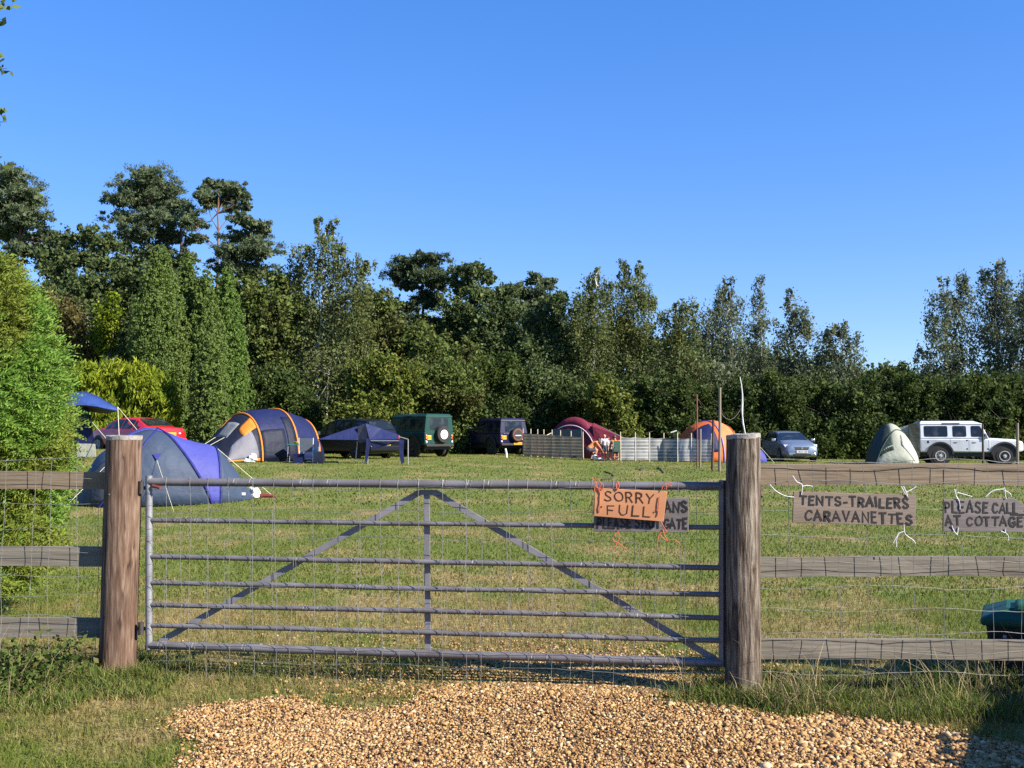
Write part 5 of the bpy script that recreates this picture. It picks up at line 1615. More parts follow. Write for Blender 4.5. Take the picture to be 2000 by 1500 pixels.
def offroader(t, body, roofm, rimm, emblem=True, boxy=True, seats=True, spare_cover=None, archm=None, L=4.55, wb=2.79, W=.86, roofz=2.02, waist=1.20, light_alpine=True):
    """upright estate off-roader with a spare wheel on the rear door; x = 0 at the rear"""
    archm = archm or M['black']
    xr = .88; xf = xr + wb
    xs = 3.02 if boxy else 2.95         # foot of the windscreen
    wr = .39 if boxy else .37
    # lower body with wheel openings cut by dark liners
    sill = .56
    def sec(x, z0, z1, hw, k=.05):
        return [(x, -hw + k, z0), (x, -hw, z0 + k), (x, -hw, z1 - k), (x, -hw + k, z1), (x, hw - k, z1), (x, hw, z1 - k), (x, hw, z0 + k), (x, hw - k, z0)]
    mb = MB(); mb.loft([sec(0, sill + .04, waist, W - .02), sec(.06, sill, waist, W), sec(xs + .05, sill, waist, W)])
    mb.build('body', body, t, bevel=.02, smooth=True)
    bz = 1.17 if boxy else 1.08
    hwf = W if not boxy else W - .02
    mb = MB(); mb.loft([sec(xs + .05, sill, waist - .02, hwf), sec(L - .35, sill, bz - .03, hwf), sec(L - .1, sill + .04, bz - .10, hwf - .03), sec(L - .04, sill + .08, bz - .18, hwf - .06)])
    mb.build('wing', body, t, bevel=.02, smooth=True)
    mb = MB(); mb.loft([[(xs + .03, -.66, waist - .03), (xs + .03, .66, waist - .03), (xs + .03, .62, waist + .03), (xs + .03, -.62, waist + .03)],
                        [(L - .16, -.60, bz - .1), (L - .16, .60, bz - .1), (L - .18, .56, bz - .02), (L - .18, -.56, bz - .02)]])
    mb.build('bonnet', body, t, bevel=.02)
    box(t, 'underbody', M['black'], .15, L - .25, -W + .12, W - .12, .36, sill + .02, 0)
    # cabin
    tw = W - (.10 if boxy else .12)
    rz = roofz - .16
    rx0 = .02 if boxy else .10
    fx = xs - (.30 if boxy else .62)
    b = [(0.01, -W + .015, waist - .005), (xs, -W + .015, waist - .005), (xs, W - .015, waist - .005), (.01, W - .015, waist - .005)]
    u = [(rx0, -tw, rz), (fx, -tw, rz), (fx, tw, rz), (rx0, tw, rz)]
    mb = MB(); mb.loft([b, u]); mb.build('cabin', body, t, bevel=.025)
    e = .02
    mb = MB(); mb.loft([[(rx0 - e, -tw - e, rz - .005), (fx + e, -tw - e, rz - .005), (fx + e, tw + e, rz - .005), (rx0 - e, tw + e, rz - .005)],
                        [(rx0 - e, -tw - e, rz + .05), (fx + e * 2, -tw - e, rz + .03), (fx + e * 2, tw + e, rz + .03), (rx0 - e, tw + e, rz + .05)],
                        [(rx0 + .06, -tw + .10, roofz), (fx - .35, -tw + .10, roofz), (fx - .35, tw - .10, roofz), (rx0 + .06, tw - .10, roofz)]])
    rf = mb.build('roof', roofm, t, bevel=.03, seg=3)
    def S(x, f, sd):   # point on the cabin side, f = 0 waist .. 1 roof
        y = (W - .015) + (tw - (W - .015)) * f
        return Vector((x, sd * y, waist - .005 + (rz - waist + .005) * f))
    for sd in (-1, 1):
        for (x0, x1, x1t) in ((.16, 1.24, 1.24), (1.42, 2.06, 2.06), (2.22, xs - .12, fx - .06)):
            panel('side_window', M['glass'], t, [S(x0, .10, sd), S(x1, .10, sd), S(x1t, .92, sd), S(x0, .92, sd)], .006, .02)
        if light_alpine:
            MB().box(.98, 1.76, sd * (tw + .021) - .003, sd * (tw + .021) + .003, rz + .005, rz + .062).build('roof_window', M['glass'], rf)
        for xx in (1.33, 2.14, xs - .02):
            MB().box(xx - .004, xx + .004, sd * W - .003, sd * W + .003, sill + .06, waist - .03).build('door_seam', M['black'], t)
        for xx in (1.46, 2.27):
            MB().box(xx, xx + .16, sd * W - .012, sd * W + .014, waist - .21, waist - .175).build('door_handle', M['black'], t, bevel=.004)
        for xx, zz in ((2.06, .72), (2.06, 1.12), (xs - .06, .72)):
            MB().box(xx - .03, xx + .03, sd * W - .008, sd * W + .010, zz - .03, zz + .03).build('door_hinge', M['black'], t)
        MB().box(.30, .39, sd * W - .004, sd * W + .006, .98, 1.10).build('fuel_flap', M['black'], t)
        # door mirror
        mb = MB(); mb.box(xs - .06, xs + .02, sd * (W + .06) - .06, sd * (W + .06) + .07, waist + .08, waist + .33); mb.build('door_mirror', M['black'], t, bevel=.02)
        for xw in (xr, xf):
            disc(t, 'wheel_well', M['black'], xw, sd * (W - .004), .46, wr + .13, sd, .008)
            mb = MB(); mb.box(xw - wr - .12, xw + wr + .12, sd * W - .005, sd * W + .006, .30, .50)
            arch(t, xw, sd * (W - .01), wr + .13, .07, sd, archm, th=.075, r1=.46)
            wheel(t, xw, sd * (W - .09), wr, .22, rimm, sd)
    panel('windscreen', M['glass'], t, [(xs, -W + .06, waist), (xs, W - .06, waist), (fx, tw - .04, rz), (fx, -tw + .04, rz)], .008, .05)
    panel('rear_window', M['glass'], t, [(0.01, -.56, waist + .06), (.01, .56, waist + .06), (rx0, .54, rz - .02), (rx0, -.54, rz - .02)], .010, .02).name = 'rear_window'
    # rear door, spare wheel, lamps, bumper
    mb = MB(); mb.box(-.012, .03, -.50, .50, sill + .08, waist - .02); mb.build('rear_door', body, t, bevel=.01)
    o = MB().lathe([(wr * .6, .02), (wr * .95, .0), (wr, -.05), (wr, -.19), (wr * .93, -.225), (wr * .55, -.235), (wr * .01, -.235)], axis='x', c=(-.015, -.10, 1.06), n=30).build('spare_wheel', spare_cover or M['rubber'], t, smooth=True)
    if emblem:
        MB().lathe([(.215, 0), (.215, -.006)], axis='x', c=(-.2505, -.10, 1.06), n=28).build('wheel_emblem', M['white'], o)
        mb = MB()
        for (y0, y1, z0, z1) in ((-.10, -.02, .05, .075), (-.01, .08, .05, .075), (-.08, .08, -.015, .02), (-.10, -.02, -.085, -.06), (.0, .09, -.085, -.06), (-.02, .02, .09, .13), (-.05, .05, -.145, -.115)):
            mb.box(-.2605, -.2565, -.10 + y0, -.10 + y1, 1.06 + z0, 1.06 + z1)
        mb.build('emblem_mark', M['black'], o)
    else:
        MB().lathe([(.31, 0), (.31, -.006)], axis='x', c=(-.2505, -.10, 1.06), n=28).build('wheel_cover_ring', M['rust'], o)
        MB().lathe([(.25, -.006), (.25, -.010)], axis='x', c=(-.2505, -.10, 1.06), n=28).build('wheel_cover', M['black'], o)
        mb = MB(); mb.box(-.270, -.2600, -.28, .08, 1.0, 1.045); mb.build('emblem_mark', M['white'], o)
    for sd in (-1, 1):
        for zz, mm, nm in ((1.0, M['amber'], 'indicator'), (.86, M['redlens'], 'tail_light'), (.72, M['clearlens'], 'reversing_light')):
            MB().lathe([(.05, 0), (.05, -.03), (.03, -.04)], axis='x', c=(-.0, sd * (W - .11), zz), n=14).build(nm, mm, t, smooth=True)
    box(t, 'rear_bumper', M['black'], -.10, .04, -W + .06, W - .06, .50, .60)
    box(t, 'front_bumper', M['black'], L - .06, L + .08, -W + .04, W - .04, .50, .66)
    numplate(t, (-.012, .62, .92), (-1, 0, 0), .28, .20, M['plate'])
    # front
    box(t, 'grille', M['black'], L - .05, L - .015, -.40, .40, .72, bz - .2, .01)
    for sd in (-1, 1):
        MB().lathe([(.10, 0), (.10, .03), (.05, .05)], axis='x', c=(L - .05, sd * .58, .86), n=18).build('headlight', M['clearlens'], t, smooth=True)
        MB().box(L - .32, L - .24, sd * W - .004, sd * W + .012, .94, .97).build('side_repeater', M['amber'], t)
    if boxy:
        o = MB().tube([(xs + .05, -.35, waist + .06), (xs + .05, .3, waist + .06)], .012, 6).build('wiper', M['black'], t)
    return t

RIM = mk('grey_steel_rim', (.34, .34, .36), (.24, .24, .26), scale=10, rough=.5, metal=.3)
RIMD = mk('dark_steel_rim', (.09, .09, .10), (.05, .05, .055), scale=10, rough=.5, metal=.3)
RIMW = mk('pale_steel_rim', (.55, .55, .57), (.42, .42, .44), scale=10, rough=.45, metal=.1)
P_WHITE = paint('white_paint', (.70, .72, .78))
P_GREEN = paint('dark_teal_green_paint', (.014, .058, .048), coat=.2)
P_NAVY = paint('dark_blue_paint', (.012, .012, .05), coat=.15)
P_RED = paint('red_paint', (.62, .016, .02))
P_BLUE = paint('silver_blue_paint', (.21, .27, .37), .4)
P_DARK = paint('dark_navy_paint', (.006, .007, .014), coat=.15)

GV = 'cars parked on the field'
t = vehicle('off_road_car', 'white long off-roader seen side on, joined to the pale green tent', 'car', 1797, 46.9, R(-11))
t['group'] = GV
offroader(t, P_WHITE, P_WHITE, RIMW, emblem=False)
# rear corner sits at local (0,-.86): shift so the near rear corner stands at the pixel
t.location = Vector(t.location) + Vector((sin(R(-11)) * -.86, cos(R(-11)) * .86, 0))
t = vehicle('off_road_car', 'dark green off-roader with a white emblem on its spare wheel', 'car', 858, 46.6, R(90 + 42))
t['group'] = GV
offroader(t, P_GREEN, P_GREEN, RIMD, emblem=True)
t = vehicle('off_road_car', 'dark blue off-roader with a red ringed spare wheel cover', 'car', 1004, 52.5, R(90 + 33))
t['group'] = GV
offroader(t, P_NAVY, P_NAVY, RIMD, emblem=False, boxy=False, spare_cover=M['black'], W=.88, roofz=1.93, waist=1.14, light_alpine=False, archm=P_NAVY)
box(t, 'chrome_strip', M['white'], -.03, .0, -.86, -.42, .80, .86, 0)
numplate(t, (-.10, -.18, .60), (-1, 0, 0), .50, .12, M['plate'])

def car(t, st, body, rimm, win, wheels, rear=None, front=None, W=.86, r=.31, sidewin=(), plate=None):
    """rounded car: st = stations (x, bottom, belt, top, half width, half width of the roof)"""
    rings = []
    for (x, zb, zbelt, zt, hw, ht) in st:
        half = [(0.0, zb), (hw * .86, zb), (hw * .985, zb + .10), (hw, (zb + zbelt) * .5 + .04), (hw * .965, zbelt), (ht, zt), (ht * .6, zt + .025), (0.0, zt + .035)]
        ring = [(x, y, z) for y, z in half] + [(x, -y, z) for y, z in half[-2:0:-1]]
        rings.append(ring)
    mb = MB(); mb.loft(rings)
    o = mb.build('body', body, t, smooth=True)
    o.modifiers.new('bevel', 'BEVEL').width = .025
    def pt(i, k, sd):   # belt (k = 4) or roof edge (k = 5) at station i
        p = rings[i][k]
        return Vector((p[0], sd * abs(p[1]), p[2]))
    for (i, j, f0, f1) in sidewin:
        for sd in (-1, 1):
            a, b, c, d = pt(i, 4, sd), pt(j, 4, sd), pt(j, 5, sd), pt(i, 5, sd)
            q = [a.lerp(b, f0).lerp(d.lerp(c, f0), .04), a.lerp(b, f1).lerp(d.lerp(c, f1), .04), a.lerp(b, f1).lerp(d.lerp(c, f1), .88), a.lerp(b, f0).lerp(d.lerp(c, f0), .88)]
            panel('side_window', M['glass'], t, q, .010, .012)
    for (nm, i, j) in win:
        a, b = pt(i, 5, -1), pt(i, 5, 1); c, d = pt(j, 5, 1), pt(j, 5, -1)
        up = Vector((0, 0, .012))
        panel(nm, M['glass'], t, [a + up, b + up, c + up, d + up], .034, .05, th=.012)
    for x in wheels:
        for sd in (-1, 1):
            disc(t, 'wheel_well', M['black'], x, sd * (W - .012), r + .02, r + .06, sd, .012)
            wheel(t, x, sd * (W - .08), r, .20, rimm, sd)
    for x in wheels[:0]: pass
    return rings, pt

# red hatchback coupe, seen from behind: x = 0 at the tail
t = vehicle('parked_car', 'red saloon car with a yellow plate behind the slate grey tent', 'car', 333, 40.5, R(90 + 56))
t['group'] = GV
ST = [(0, .42, .70, .82, .72, .66), (.08, .28, .74, .96, .82, .70), (.35, .24, .86, 1.00, .85, .70), (.60, .22, .90, 1.03, .86, .66), (1.35, .22, .93, 1.36, .87, .56), (2.1, .22, .93, 1.41, .87, .58), (2.75, .22, .93, 1.36, .87, .58), (3.45, .22, .92, 1.0, .86, .70), (4.2, .26, .82, .88, .83, .68), (4.5, .36, .66, .72, .74, .60)]
car(t, ST, P_RED, RIM, [('rear_window', 3, 4), ('windscreen', 7, 6)], (.95, 3.6), sidewin=((3, 4, .45, .98), (4, 5, .03, .97), (5, 6, .03, .97), (6, 7, .03, .55)), W=.86)
numplate(t, (-.012, 0, .74), (-1, 0, 0), .52, .12, M['plate'])
for sd in (-1, 1):
    box(t, 'tail_light', M['redlens'], -.02, .10, sd * .60 - .13, sd * .60 + .13, .72, .84, .01)
    box(t, 'reversing_light', M['clearlens'], -.028, .05, sd * .44 - .05, sd * .44 + .05, .74, .80, .005)
box(t, 'bumper', P_RED, -.06, .2, -.78, .78, .34, .58, .05)

# dark people carrier behind the blue shelter
t = vehicle('parked_car', 'dark people carrier partly hidden by the blue shelter', 'car', 752, 43.0, R(90 + 48))
t['group'] = GV
ST = [(0, .40, .72, .80, .76, .72), (.06, .28, .92, 1.02, .88, .78), (.16, .24, .98, 1.20, .90, .76), (.42, .22, 1.0, 1.62, .90, .66), (1.3, .22, 1.0, 1.72, .90, .68), (2.4, .22, 1.0, 1.72, .90, .68), (3.0, .22, .99, 1.60, .90, .66), (3.9, .22, .96, 1.04, .89, .74), (4.45, .28, .82, .88, .84, .70), (4.65, .38, .66, .72, .74, .6)]
car(t, ST, P_DARK, RIMD, [('rear_window', 2, 3), ('windscreen', 7, 6)], (.9, 3.72), sidewin=((3, 4, .05, .97), (4, 5, .03, .48), (4, 5, .52, .97), (5, 6, .03, .97), (6, 7, .03, .6)), W=.89)
numplate(t, (-.015, -.1, .62), (-1, 0, 0), .40, .13, M['plate'])
for sd in (-1, 1):
    box(t, 'tail_light', M['redlens'], -.01, .12, sd * .74 - .10, sd * .74 + .10, .86, 1.02, .01)
box(t, 'bumper', P_DARK, -.07, .2, -.84, .84, .34, .58, .05)
box(t, 'door_mirror', M['black'], 3.3, 3.42, .92, 1.08, 1.02, 1.18, .02)

# blue hatchback facing the camera: x = 0 at the tail, nose forward
hd = R(-89)
t = vehicle('parked_car', 'silver blue hatchback facing the gate in front of the dark hedge', 'car', 1566, 47.6, hd)
t['group'] = GV
ST = [(0, .40, .78, .86, .70, .64), (.08, .28, .96, 1.06, .82, .72), (.35, .22, 1.0, 1.40, .85, .60), (1.0, .20, .98, 1.47, .87, .60), (1.9, .20, .96, 1.45, .87, .60), (2.25, .20, .95, 1.38, .87, .59), (3.15, .20, .93, 1.01, .86, .70), (3.85, .22, .82, .90, .84, .64), (4.12, .28, .70, .78, .76, .56), (4.2, .36, .58, .64, .66, .5)]
car(t, ST, P_BLUE, RIM, [('rear_window', 1, 2), ('windscreen', 6, 5)], (.75, 3.35), sidewin=((2, 3, .1, .95), (3, 4, .03, .97), (4, 5, .03, .97), (5, 6, .03, .6)), W=.86)
t.location = Vector(t.location) + Vector((-cos(hd) * 4.2, -sin(hd) * 4.2, 0))
numplate(t, (4.225, 0, .50), (1, 0, 0), .52, .12, M['platew'])
MB().prism([(4.185, -.30, .60), (4.185, .30, .60), (4.16, .36, .72), (4.16, -.36, .72)], (.035, 0, .0)).build('grille', M['black'], t)
MB().lathe([(.05, 0), (.05, .008)], axis='x', c=(4.215, 0, .66), n=16).build('badge', M['chrome'], t)
for sd in (-1, 1):
    MB().prism([(4.10, sd * .50, .62), (4.06, sd * .72, .64), (3.88, sd * .80, .82), (3.98, sd * .52, .80)], (.05, sd * .02, .03)).build('headlight', M['clearlens'], t, bevel=.01)
    MB().lathe([(.06, 0), (.06, .02)], axis='x', c=(4.15, sd * .58, .42), n=14).build('fog_light', M['clearlens'], t)
    box(t, 'door_mirror', P_BLUE, 2.72, 2.84, sd * .97 - .10, sd * .97 + .10, .98, 1.12, .03)
box(t, 'bumper', P_BLUE, 4.0, 4.22, -.66, .66, .30, .46, .05)
box(t, 'lower_grille', M['black'], 4.19, 4.235, -.42, .42, .33, .41, .005)

# ------------------------------------------------------------------ windbreaks
WB1 = stripes('brown_windbreak_cloth', (.22, .17, .13), (.42, .38, .31), 6.6, .22, vary=(.13, .13, .10))
WB2 = stripes('pale_windbreak_cloth', (.16, .17, .18), (.48, .48, .47), 6.6, .28, vary=(.27, .28, .29))
WB3 = stripes('white_windbreak_cloth', (.58, .58, .57), (.78, .78, .77), 6.6, .30, vary=(.34, .35, .36), trans=.35)
def windbreak(label, pts, hts, cloths, seed, stk):
    g = G(*pts[0])
    t = thing('windbreak', label, 'windbreak', g)
    rr = random.Random(seed)
    W_ = [G(*p) for p in pts]
    for i in range(len(W_) - 1):
        a, b = W_[i], W_[i + 1]
        n = 8; vs = []; fs = []
        nr = (b - a).cross(Vector((0, 0, 1))).normalized()
        for j in range(5):
            for k in range(n + 1):
                f = k / n
                p = a.lerp(b, f)
                h = hts[i] + (hts[i + 1] - hts[i]) * f
                z = .06 + (h - .06) * j / 4
                vs.append(p + Vector((0, 0, z - .05 * sin(pi * f) * (j / 4))) + nr * (.05 * sin(pi * f) + rr.uniform(-.018, .018)))
        for j in range(4):
            for k in range(n):
                q = j * (n + 1) + k
                fs.append((q, q + 1, q + n + 2, q + n + 1))
        MB().add(vs, fs).build('cloth_panel', cloths[i], t, world=True, smooth=True)
    for p, h in zip(W_, hts):
        MB().tube([p + Vector((0, -.02, -.1)), p + Vector((rr.uniform(-.02, .02), -.02, h + stk))], .022, 7).build('stake', M['stake'], t, world=True, smooth=True)
    return t
M['stake'] = mk('pale_wooden_stake', (.62, .55, .40), (.5, .43, .3), scale=12, rough=.8)
windbreak('brown striped windbreak between the dark blue off-roader and the maroon tent', [(1022, 51.0), (1037, 50.3), (1050, 49.6), (1062, 49), (1078, 48.4), (1095, 47.8), (1116, 47.1), (1139, 46.4)], [1.18, 1.18, 1.16, 1.15, 1.14, 1.12, 1.11, 1.10], [WB1] * 7, 1, .22)
windbreak('pale grey and white striped windbreak in front of the red orange tent', [(1212, 45.5), (1241, 45.6), (1268, 45.8), (1296, 45.9), (1323, 45.4), (1350, 45.2), (1390, 44.8)], [1.12, 1.10, 1.10, 1.10, 1.10, 1.10, 1.08], [WB2, WB2, WB2, WB2, WB3, WB3], 2, .22)

# ------------------------------------------------------------------ poles and stakes on the field
def pole(name, label, px0, px1, pytop, d, r, mat, cat='pole', group=None, n=8):
    b = G(px0, d); tp = P(px1, pytop, d)
    o = MB().tube([(0, 0, -.2), tuple((tp - b) * .5 + Vector((.01, 0, 0))), tuple(tp - b)], [r, r * .97, r * .9], n).build(name, mat, None, smooth=True)
    o.location = b
    return tag(o, label, cat, group)
WOODP = mk('grey_pole_timber', (.26, .22, .17), (.18, .15, .115), scale=10, rough=.85, stretch=(1, 1, .1))
RUSTP = mk('rusty_pole', (.26, .09, .04), (.17, .06, .03), scale=8, rough=.8)
DARKP = mk('dark_brown_stake', (.06, .035, .025), (.09, .06, .04), scale=8, rough=.8)
gp_ = 'poles standing in front of the red orange tent'
pole('tall_pole', 'tallest grey timber pole in front of the red orange tent', 1404, 1406, 757, 35, .052, WOODP, group=gp_)
pole('thin_pole', 'thin rusty pole left of the tall grey pole', 1361, 1361, 770, 37, .028, RUSTP, group=gp_)
pole('stake', 'dark brown post between the thin rusty pole and the tall grey pole', 1390, 1393, 820, 36, .048, DARKP, cat='post', group=gp_)
pole('stake', 'short grey stake touching the thin rusty pole', 1366, 1368, 838, 38, .045, WOODP, cat='post', group=gp_)
pole('fence_stake', 'thin dark stake in front of the white off-roader cabin', 1918, 1919, 828, 40, .045, DARKP, cat='post')
pole('fence_stake', 'weathered stake beside the white off-roader bonnet', 1985, 1987, 826, 40, .06, WOODP, cat='post')
pole('marker_peg', 'short white peg in the grass behind the dark blue off-roader', 990, 987, 876, 47, .05, M['white'], cat='peg')
mb = MB(); q0 = G(1460, 35)
pts = [P(x, y, 35) for x, y in ((1445, 736), (1448, 752), (1450, 770), (1450, 788), (1449, 800), (1450, 812), (1451, 826), (1454, 840), (1457, 856), (1458, 900))]
mb.tube([p - q0 for p in pts], [.016, .02, .024, .034, .045, .022, .036, .022, .03, .02], 7)
o = mb.build('rope_pole', M['cord'], None, smooth=True); o.location = q0
tag(o, 'white knotted rope hanging down a slim stick above the cracked grey post', 'rope')
mb = MB(); pts = [P(x, y, 35) - q0 for x, y in ((1407, 803), (1412, 812), (1419, 818), (1427, 820), (1434, 816), (1441, 808), (1448, 796))]
mb.tube(pts, .010, 6); o = mb.build('loop_rope', WOODP, None, smooth=True); o.location = q0
tag(o, 'slack rope looping from the tall grey pole to the white rope', 'rope')

# ------------------------------------------------------------------ people, chairs and camping gear
def remesh(name, caps, mat, parent, vox=.012, spheres=()):
    """one continuous skin from tapered limbs (p, q, r0, r1) and balls"""
    bm = bmesh.new()
    def ball(c, r, sc=(1, 1, 1)):
        m = Matrix.Translation(c) @ Matrix.Diagonal((*sc, 1))
        bmesh.ops.create_icosphere(bm, subdivisions=2, radius=r, matrix=m)
    for p, q, r0, r1 in caps:
        p = Vector(p); q = Vector(q)
        dv = q - p
        if dv.length > 1e-4:
            m = Matrix.Translation((p + q) / 2) @ dv.to_track_quat('Z', 'Y').to_matrix().to_4x4()
            bmesh.ops.create_cone(bm, cap_ends=True, segments=14, radius1=r0, radius2=r1, depth=dv.length, matrix=m)
        ball(p, r0); ball(q, r1)
    for c, r, sc in spheres: ball(Vector(c), r, sc)
    me = bpy.data.meshes.new(name); bm.to_mesh(me); bm.free()
    o = bpy.data.objects.new(name, me); COL.objects.link(o)
    md = o.modifiers.new('r', 'REMESH'); md.mode = 'VOXEL'; md.voxel_size = vox
    sm = o.modifiers.new('s', 'SMOOTH'); sm.factor = .5; sm.iterations = 2
    dg_ = bpy.context.evaluated_depsgraph_get()
    me2 = bpy.data.meshes.new_from_object(o.evaluated_get(dg_))
    bpy.data.objects.remove(o); bpy.data.meshes.remove(me)
    me2.polygons.foreach_set('use_smooth', np.ones(len(me2.polygons), dtype=bool))
    me2.name = name
    return link(name, me2, mat, parent)

SKIN = mk('skin', (.58, .33, .22), (.50, .27, .17), scale=6, rough=.5)
SKINT = mk('tanned_skin', (.52, .26, .14), (.45, .21, .11), scale=6, rough=.5)
HAIRB = mk('blond_hair', (.50, .36, .16), (.38, .26, .11), scale=30, rough=.6)
HAIRD = mk('dark_brown_hair', (.05, .03, .02), (.08, .05, .03), scale=30, rough=.6)
SHIRTW = mk('white_shirt', (.55, .57, .62), (.45, .47, .52), scale=8, rough=.8)
SHORTD = mk('dark_shorts', (.03, .035, .05), (.045, .05, .07), scale=8, rough=.8)
SHORTO = mk('orange_shirt', (.62, .22, .07), (.5, .17, .05), scale=8, rough=.8)

def person(label, px, d, rz, H, J, skin, hair, top, bottom, longhair=False, short_sleeve=True, group=None):
    """J: joints in units of standing height H; x right, y forward, z up"""
    g = G(px, d)
    t = thing('person', label, 'person', g, rz, group)
    v = {k: Vector(p) * H for k, p in J.items()}
    h = H
    hd = v['head']; fw = v['face'].normalized()
    caps = [(v['hips'], v['waist'], .075 * h, .065 * h), (v['waist'], v['chest'], .066 * h, .080 * h), (v['chest'], v['neck'], .07 * h, .035 * h), (v['neck'], hd, .030 * h, .030 * h)]
    for s in ('l', 'r'):
        sh, el, wr_ = v['sh' + s], v['el' + s], v['wr' + s]
        caps += [(v['chest'], sh, .06 * h, .034 * h), (sh, el, .030 * h, .023 * h), (el, wr_, .023 * h, .014 * h)]
        hp, kn, an, toe = v['hp' + s], v['kn' + s], v['an' + s], v['toe' + s]
        caps += [(hp, kn, .050 * h, .034 * h), (kn, an, .034 * h, .021 * h), (an, toe, .022 * h, .016 * h)]
        # hand: palm, four unequal fingers a little curled, thumb off the side
        f = (wr_ - el).normalized(); sd = f.cross(Vector((0, 0, 1)))
        sd = sd.normalized() if sd.length > .1 else Vector((1, 0, 0))
        dn = sd.cross(f).normalized()
        pm = wr_ + f * .035 * h
        caps.append((wr_, pm, .014 * h, .019 * h))
        for k, ln in enumerate((.040, .046, .043, .033)):
            b = pm + sd * (k - 1.5) * .0105 * h + f * .012 * h
            m = b + f * ln * .55 * h
            caps += [(b, m, .0052 * h, .0048 * h), (m, m + (f * .7 - dn * .5).normalized() * ln * .5 * h, .0048 * h, .0042 * h)]
        caps.append((wr_ + f * .012 * h - sd * .012 * h, wr_ + f * .036 * h - sd * .032 * h, .006 * h, .005 * h))
    up = (hd - v['neck']).normalized()
    side = up.cross(fw).normalized()
    c = hd + up * .045 * h
    sph = [(c, .058 * h, (.92, .98, 1.12)), (c + fw * .022 * h - up * .030 * h, .040 * h, (1, 1, 1)), (c + fw * .058 * h - up * .006 * h, .010 * h, (1, 1, 1.2)),
           (c + side * .055 * h, .014 * h, (.6, 1, 1)), (c - side * .055 * h, .014 * h, (.6, 1, 1)), (c + fw * .052 * h - up * .030 * h, .012 * h, (1.2, 1, .5))]
    remesh('body', caps, skin, t, .0068 * h, sph)
    mb = MB()
    for s in (-1, 1):
        q = c + fw * .053 * h + side * s * .020 * h + up * .008 * h
        mb.box(q.x - .005 * h, q.x + .005 * h, q.y - .004 * h, q.y + .004 * h, q.z - .003 * h, q.z + .003 * h)
    mb.build('eyes', M['ink'], t)
    hs_ = [(c + up * .014 * h - fw * .012 * h, .061 * h, (1, 1, 1.08))]
    if longhair: hs_ += [(c - fw * .035 * h - up * .03 * h, .045 * h, (1, .8, 1.4))]
    remesh('hair', [], hair, t, .009 * h, hs_)
    e = .008 * h
    cl = [(v['waist'] - (v['chest'] - v['waist']) * .3, v['waist'], .074 * h + e, .067 * h + e), (v['waist'], v['chest'], .067 * h + e, .080 * h + e), (v['chest'], v['chest'].lerp(v['neck'], .55), .072 * h + e, .052 * h + e)]
    for s in ('l', 'r'):
        sh, el = v['sh' + s], v['el' + s]
        cl += [(v['chest'], sh, .06 * h + e, .036 * h + e), (sh, sh.lerp(el, .55), .032 * h + e, .028 * h + e)]
    remesh('shirt', cl, top, t, .010 * h)
    cl = [(v['hips'], v['hips'].lerp(v['waist'], .6), .078 * h + e, .070 * h + e)]
    for s in ('l', 'r'):
        cl += [(v['hips'], v['hp' + s], .07 * h + e, .054 * h + e), (v['hp' + s], v['hp' + s].lerp(v['kn' + s], .7), .052 * h + e, .042 * h + e)]
    remesh('shorts', cl, bottom, t, .010 * h)
    for s in ('l', 'r'):
        remesh('shoe', [(v['an' + s] - Vector((0, 0, .012 * h)), v['toe' + s], .026 * h, .022 * h)], M['black'] if skin is SKINT else M['white'], t, .009 * h)
    return t
STAND = dict(hips=(0, 0, .52), waist=(0, .0, .62), chest=(0, .0, .73), neck=(0, .0, .83), head=(0, .012, .875), face=(0.2, 1, -.1),
             shl=(-.115, 0, .80), shr=(.115, 0, .80), ell=(-.15, -.03, .64), elr=(.15, .0, .64), wrl=(-.15, .06, .52), wrr=(.12, .12, .58),
             hpl=(-.055, 0, .50), hpr=(.055, 0, .50), knl=(-.06, .02, .28), knr=(.07, .0, .28), anl=(-.06, -.01, .045), anr=(.08, -.03, .045), toel=(-.07, .10, .022), toer=(.10, .08, .022))
SIT = dict(hips=(0, 0, .27), waist=(0, -.02, .36), chest=(0, .02, .48), neck=(0, .05, .58), head=(0, .08, .62), face=(0, 1, -.2),
           shl=(-.115, .03, .55), shr=(.115, .03, .55), ell=(-.15, .12, .41), elr=(.15, .12, .41), wrl=(-.08, .25, .36), wrr=(.08, .25, .36),
           hpl=(-.055, .03, .265), hpr=(.055, .03, .265), knl=(-.08, .26, .28), knr=(.08, .26, .28), anl=(-.08, .27, .045), anr=(.08, .29, .045), toel=(-.09, .40, .022), toer=(.09, .41, .022))
BEND = dict(hips=(0, -.06, .30), waist=(0, .02, .38), chest=(0, .13, .46), neck=(0, .21, .53), head=(0, .25, .55), face=(0, 1, -.5),
            shl=(-.115, .16, .50), shr=(.115, .16, .50), ell=(-.14, .24, .34), elr=(.13, .28, .36), wrl=(-.06, .34, .22), wrr=(.07, .38, .24),
            hpl=(-.055, -.05, .29), hpr=(.055, -.05, .29), knl=(-.10, .18, .30), knr=(.10, .18, .30), anl=(-.09, .08, .045), anr=(.09, .10, .045), toel=(-.10, .22, .022), toer=(.10, .23, .022))
gpp = 'campers by the maroon tent'
person('person in orange crouching on a low stool by the maroon tent', 1152, 46.6, R(-70), 1.60, BEND, SKINT, HAIRD, SHORTO, SHORTD, group=gpp)
person('blond child in a white shirt standing by the maroon porch', 1180, 47.2, R(200), 1.22, STAND, SKIN, HAIRB, SHIRTW, SHORTD, longhair=True, group=gpp)
person('dark haired child in a white shirt beside the green chair', 1188, 47.8, R(160), 1.12, STAND, SKIN, HAIRD, SHIRTW, SHORTD, group=gpp)
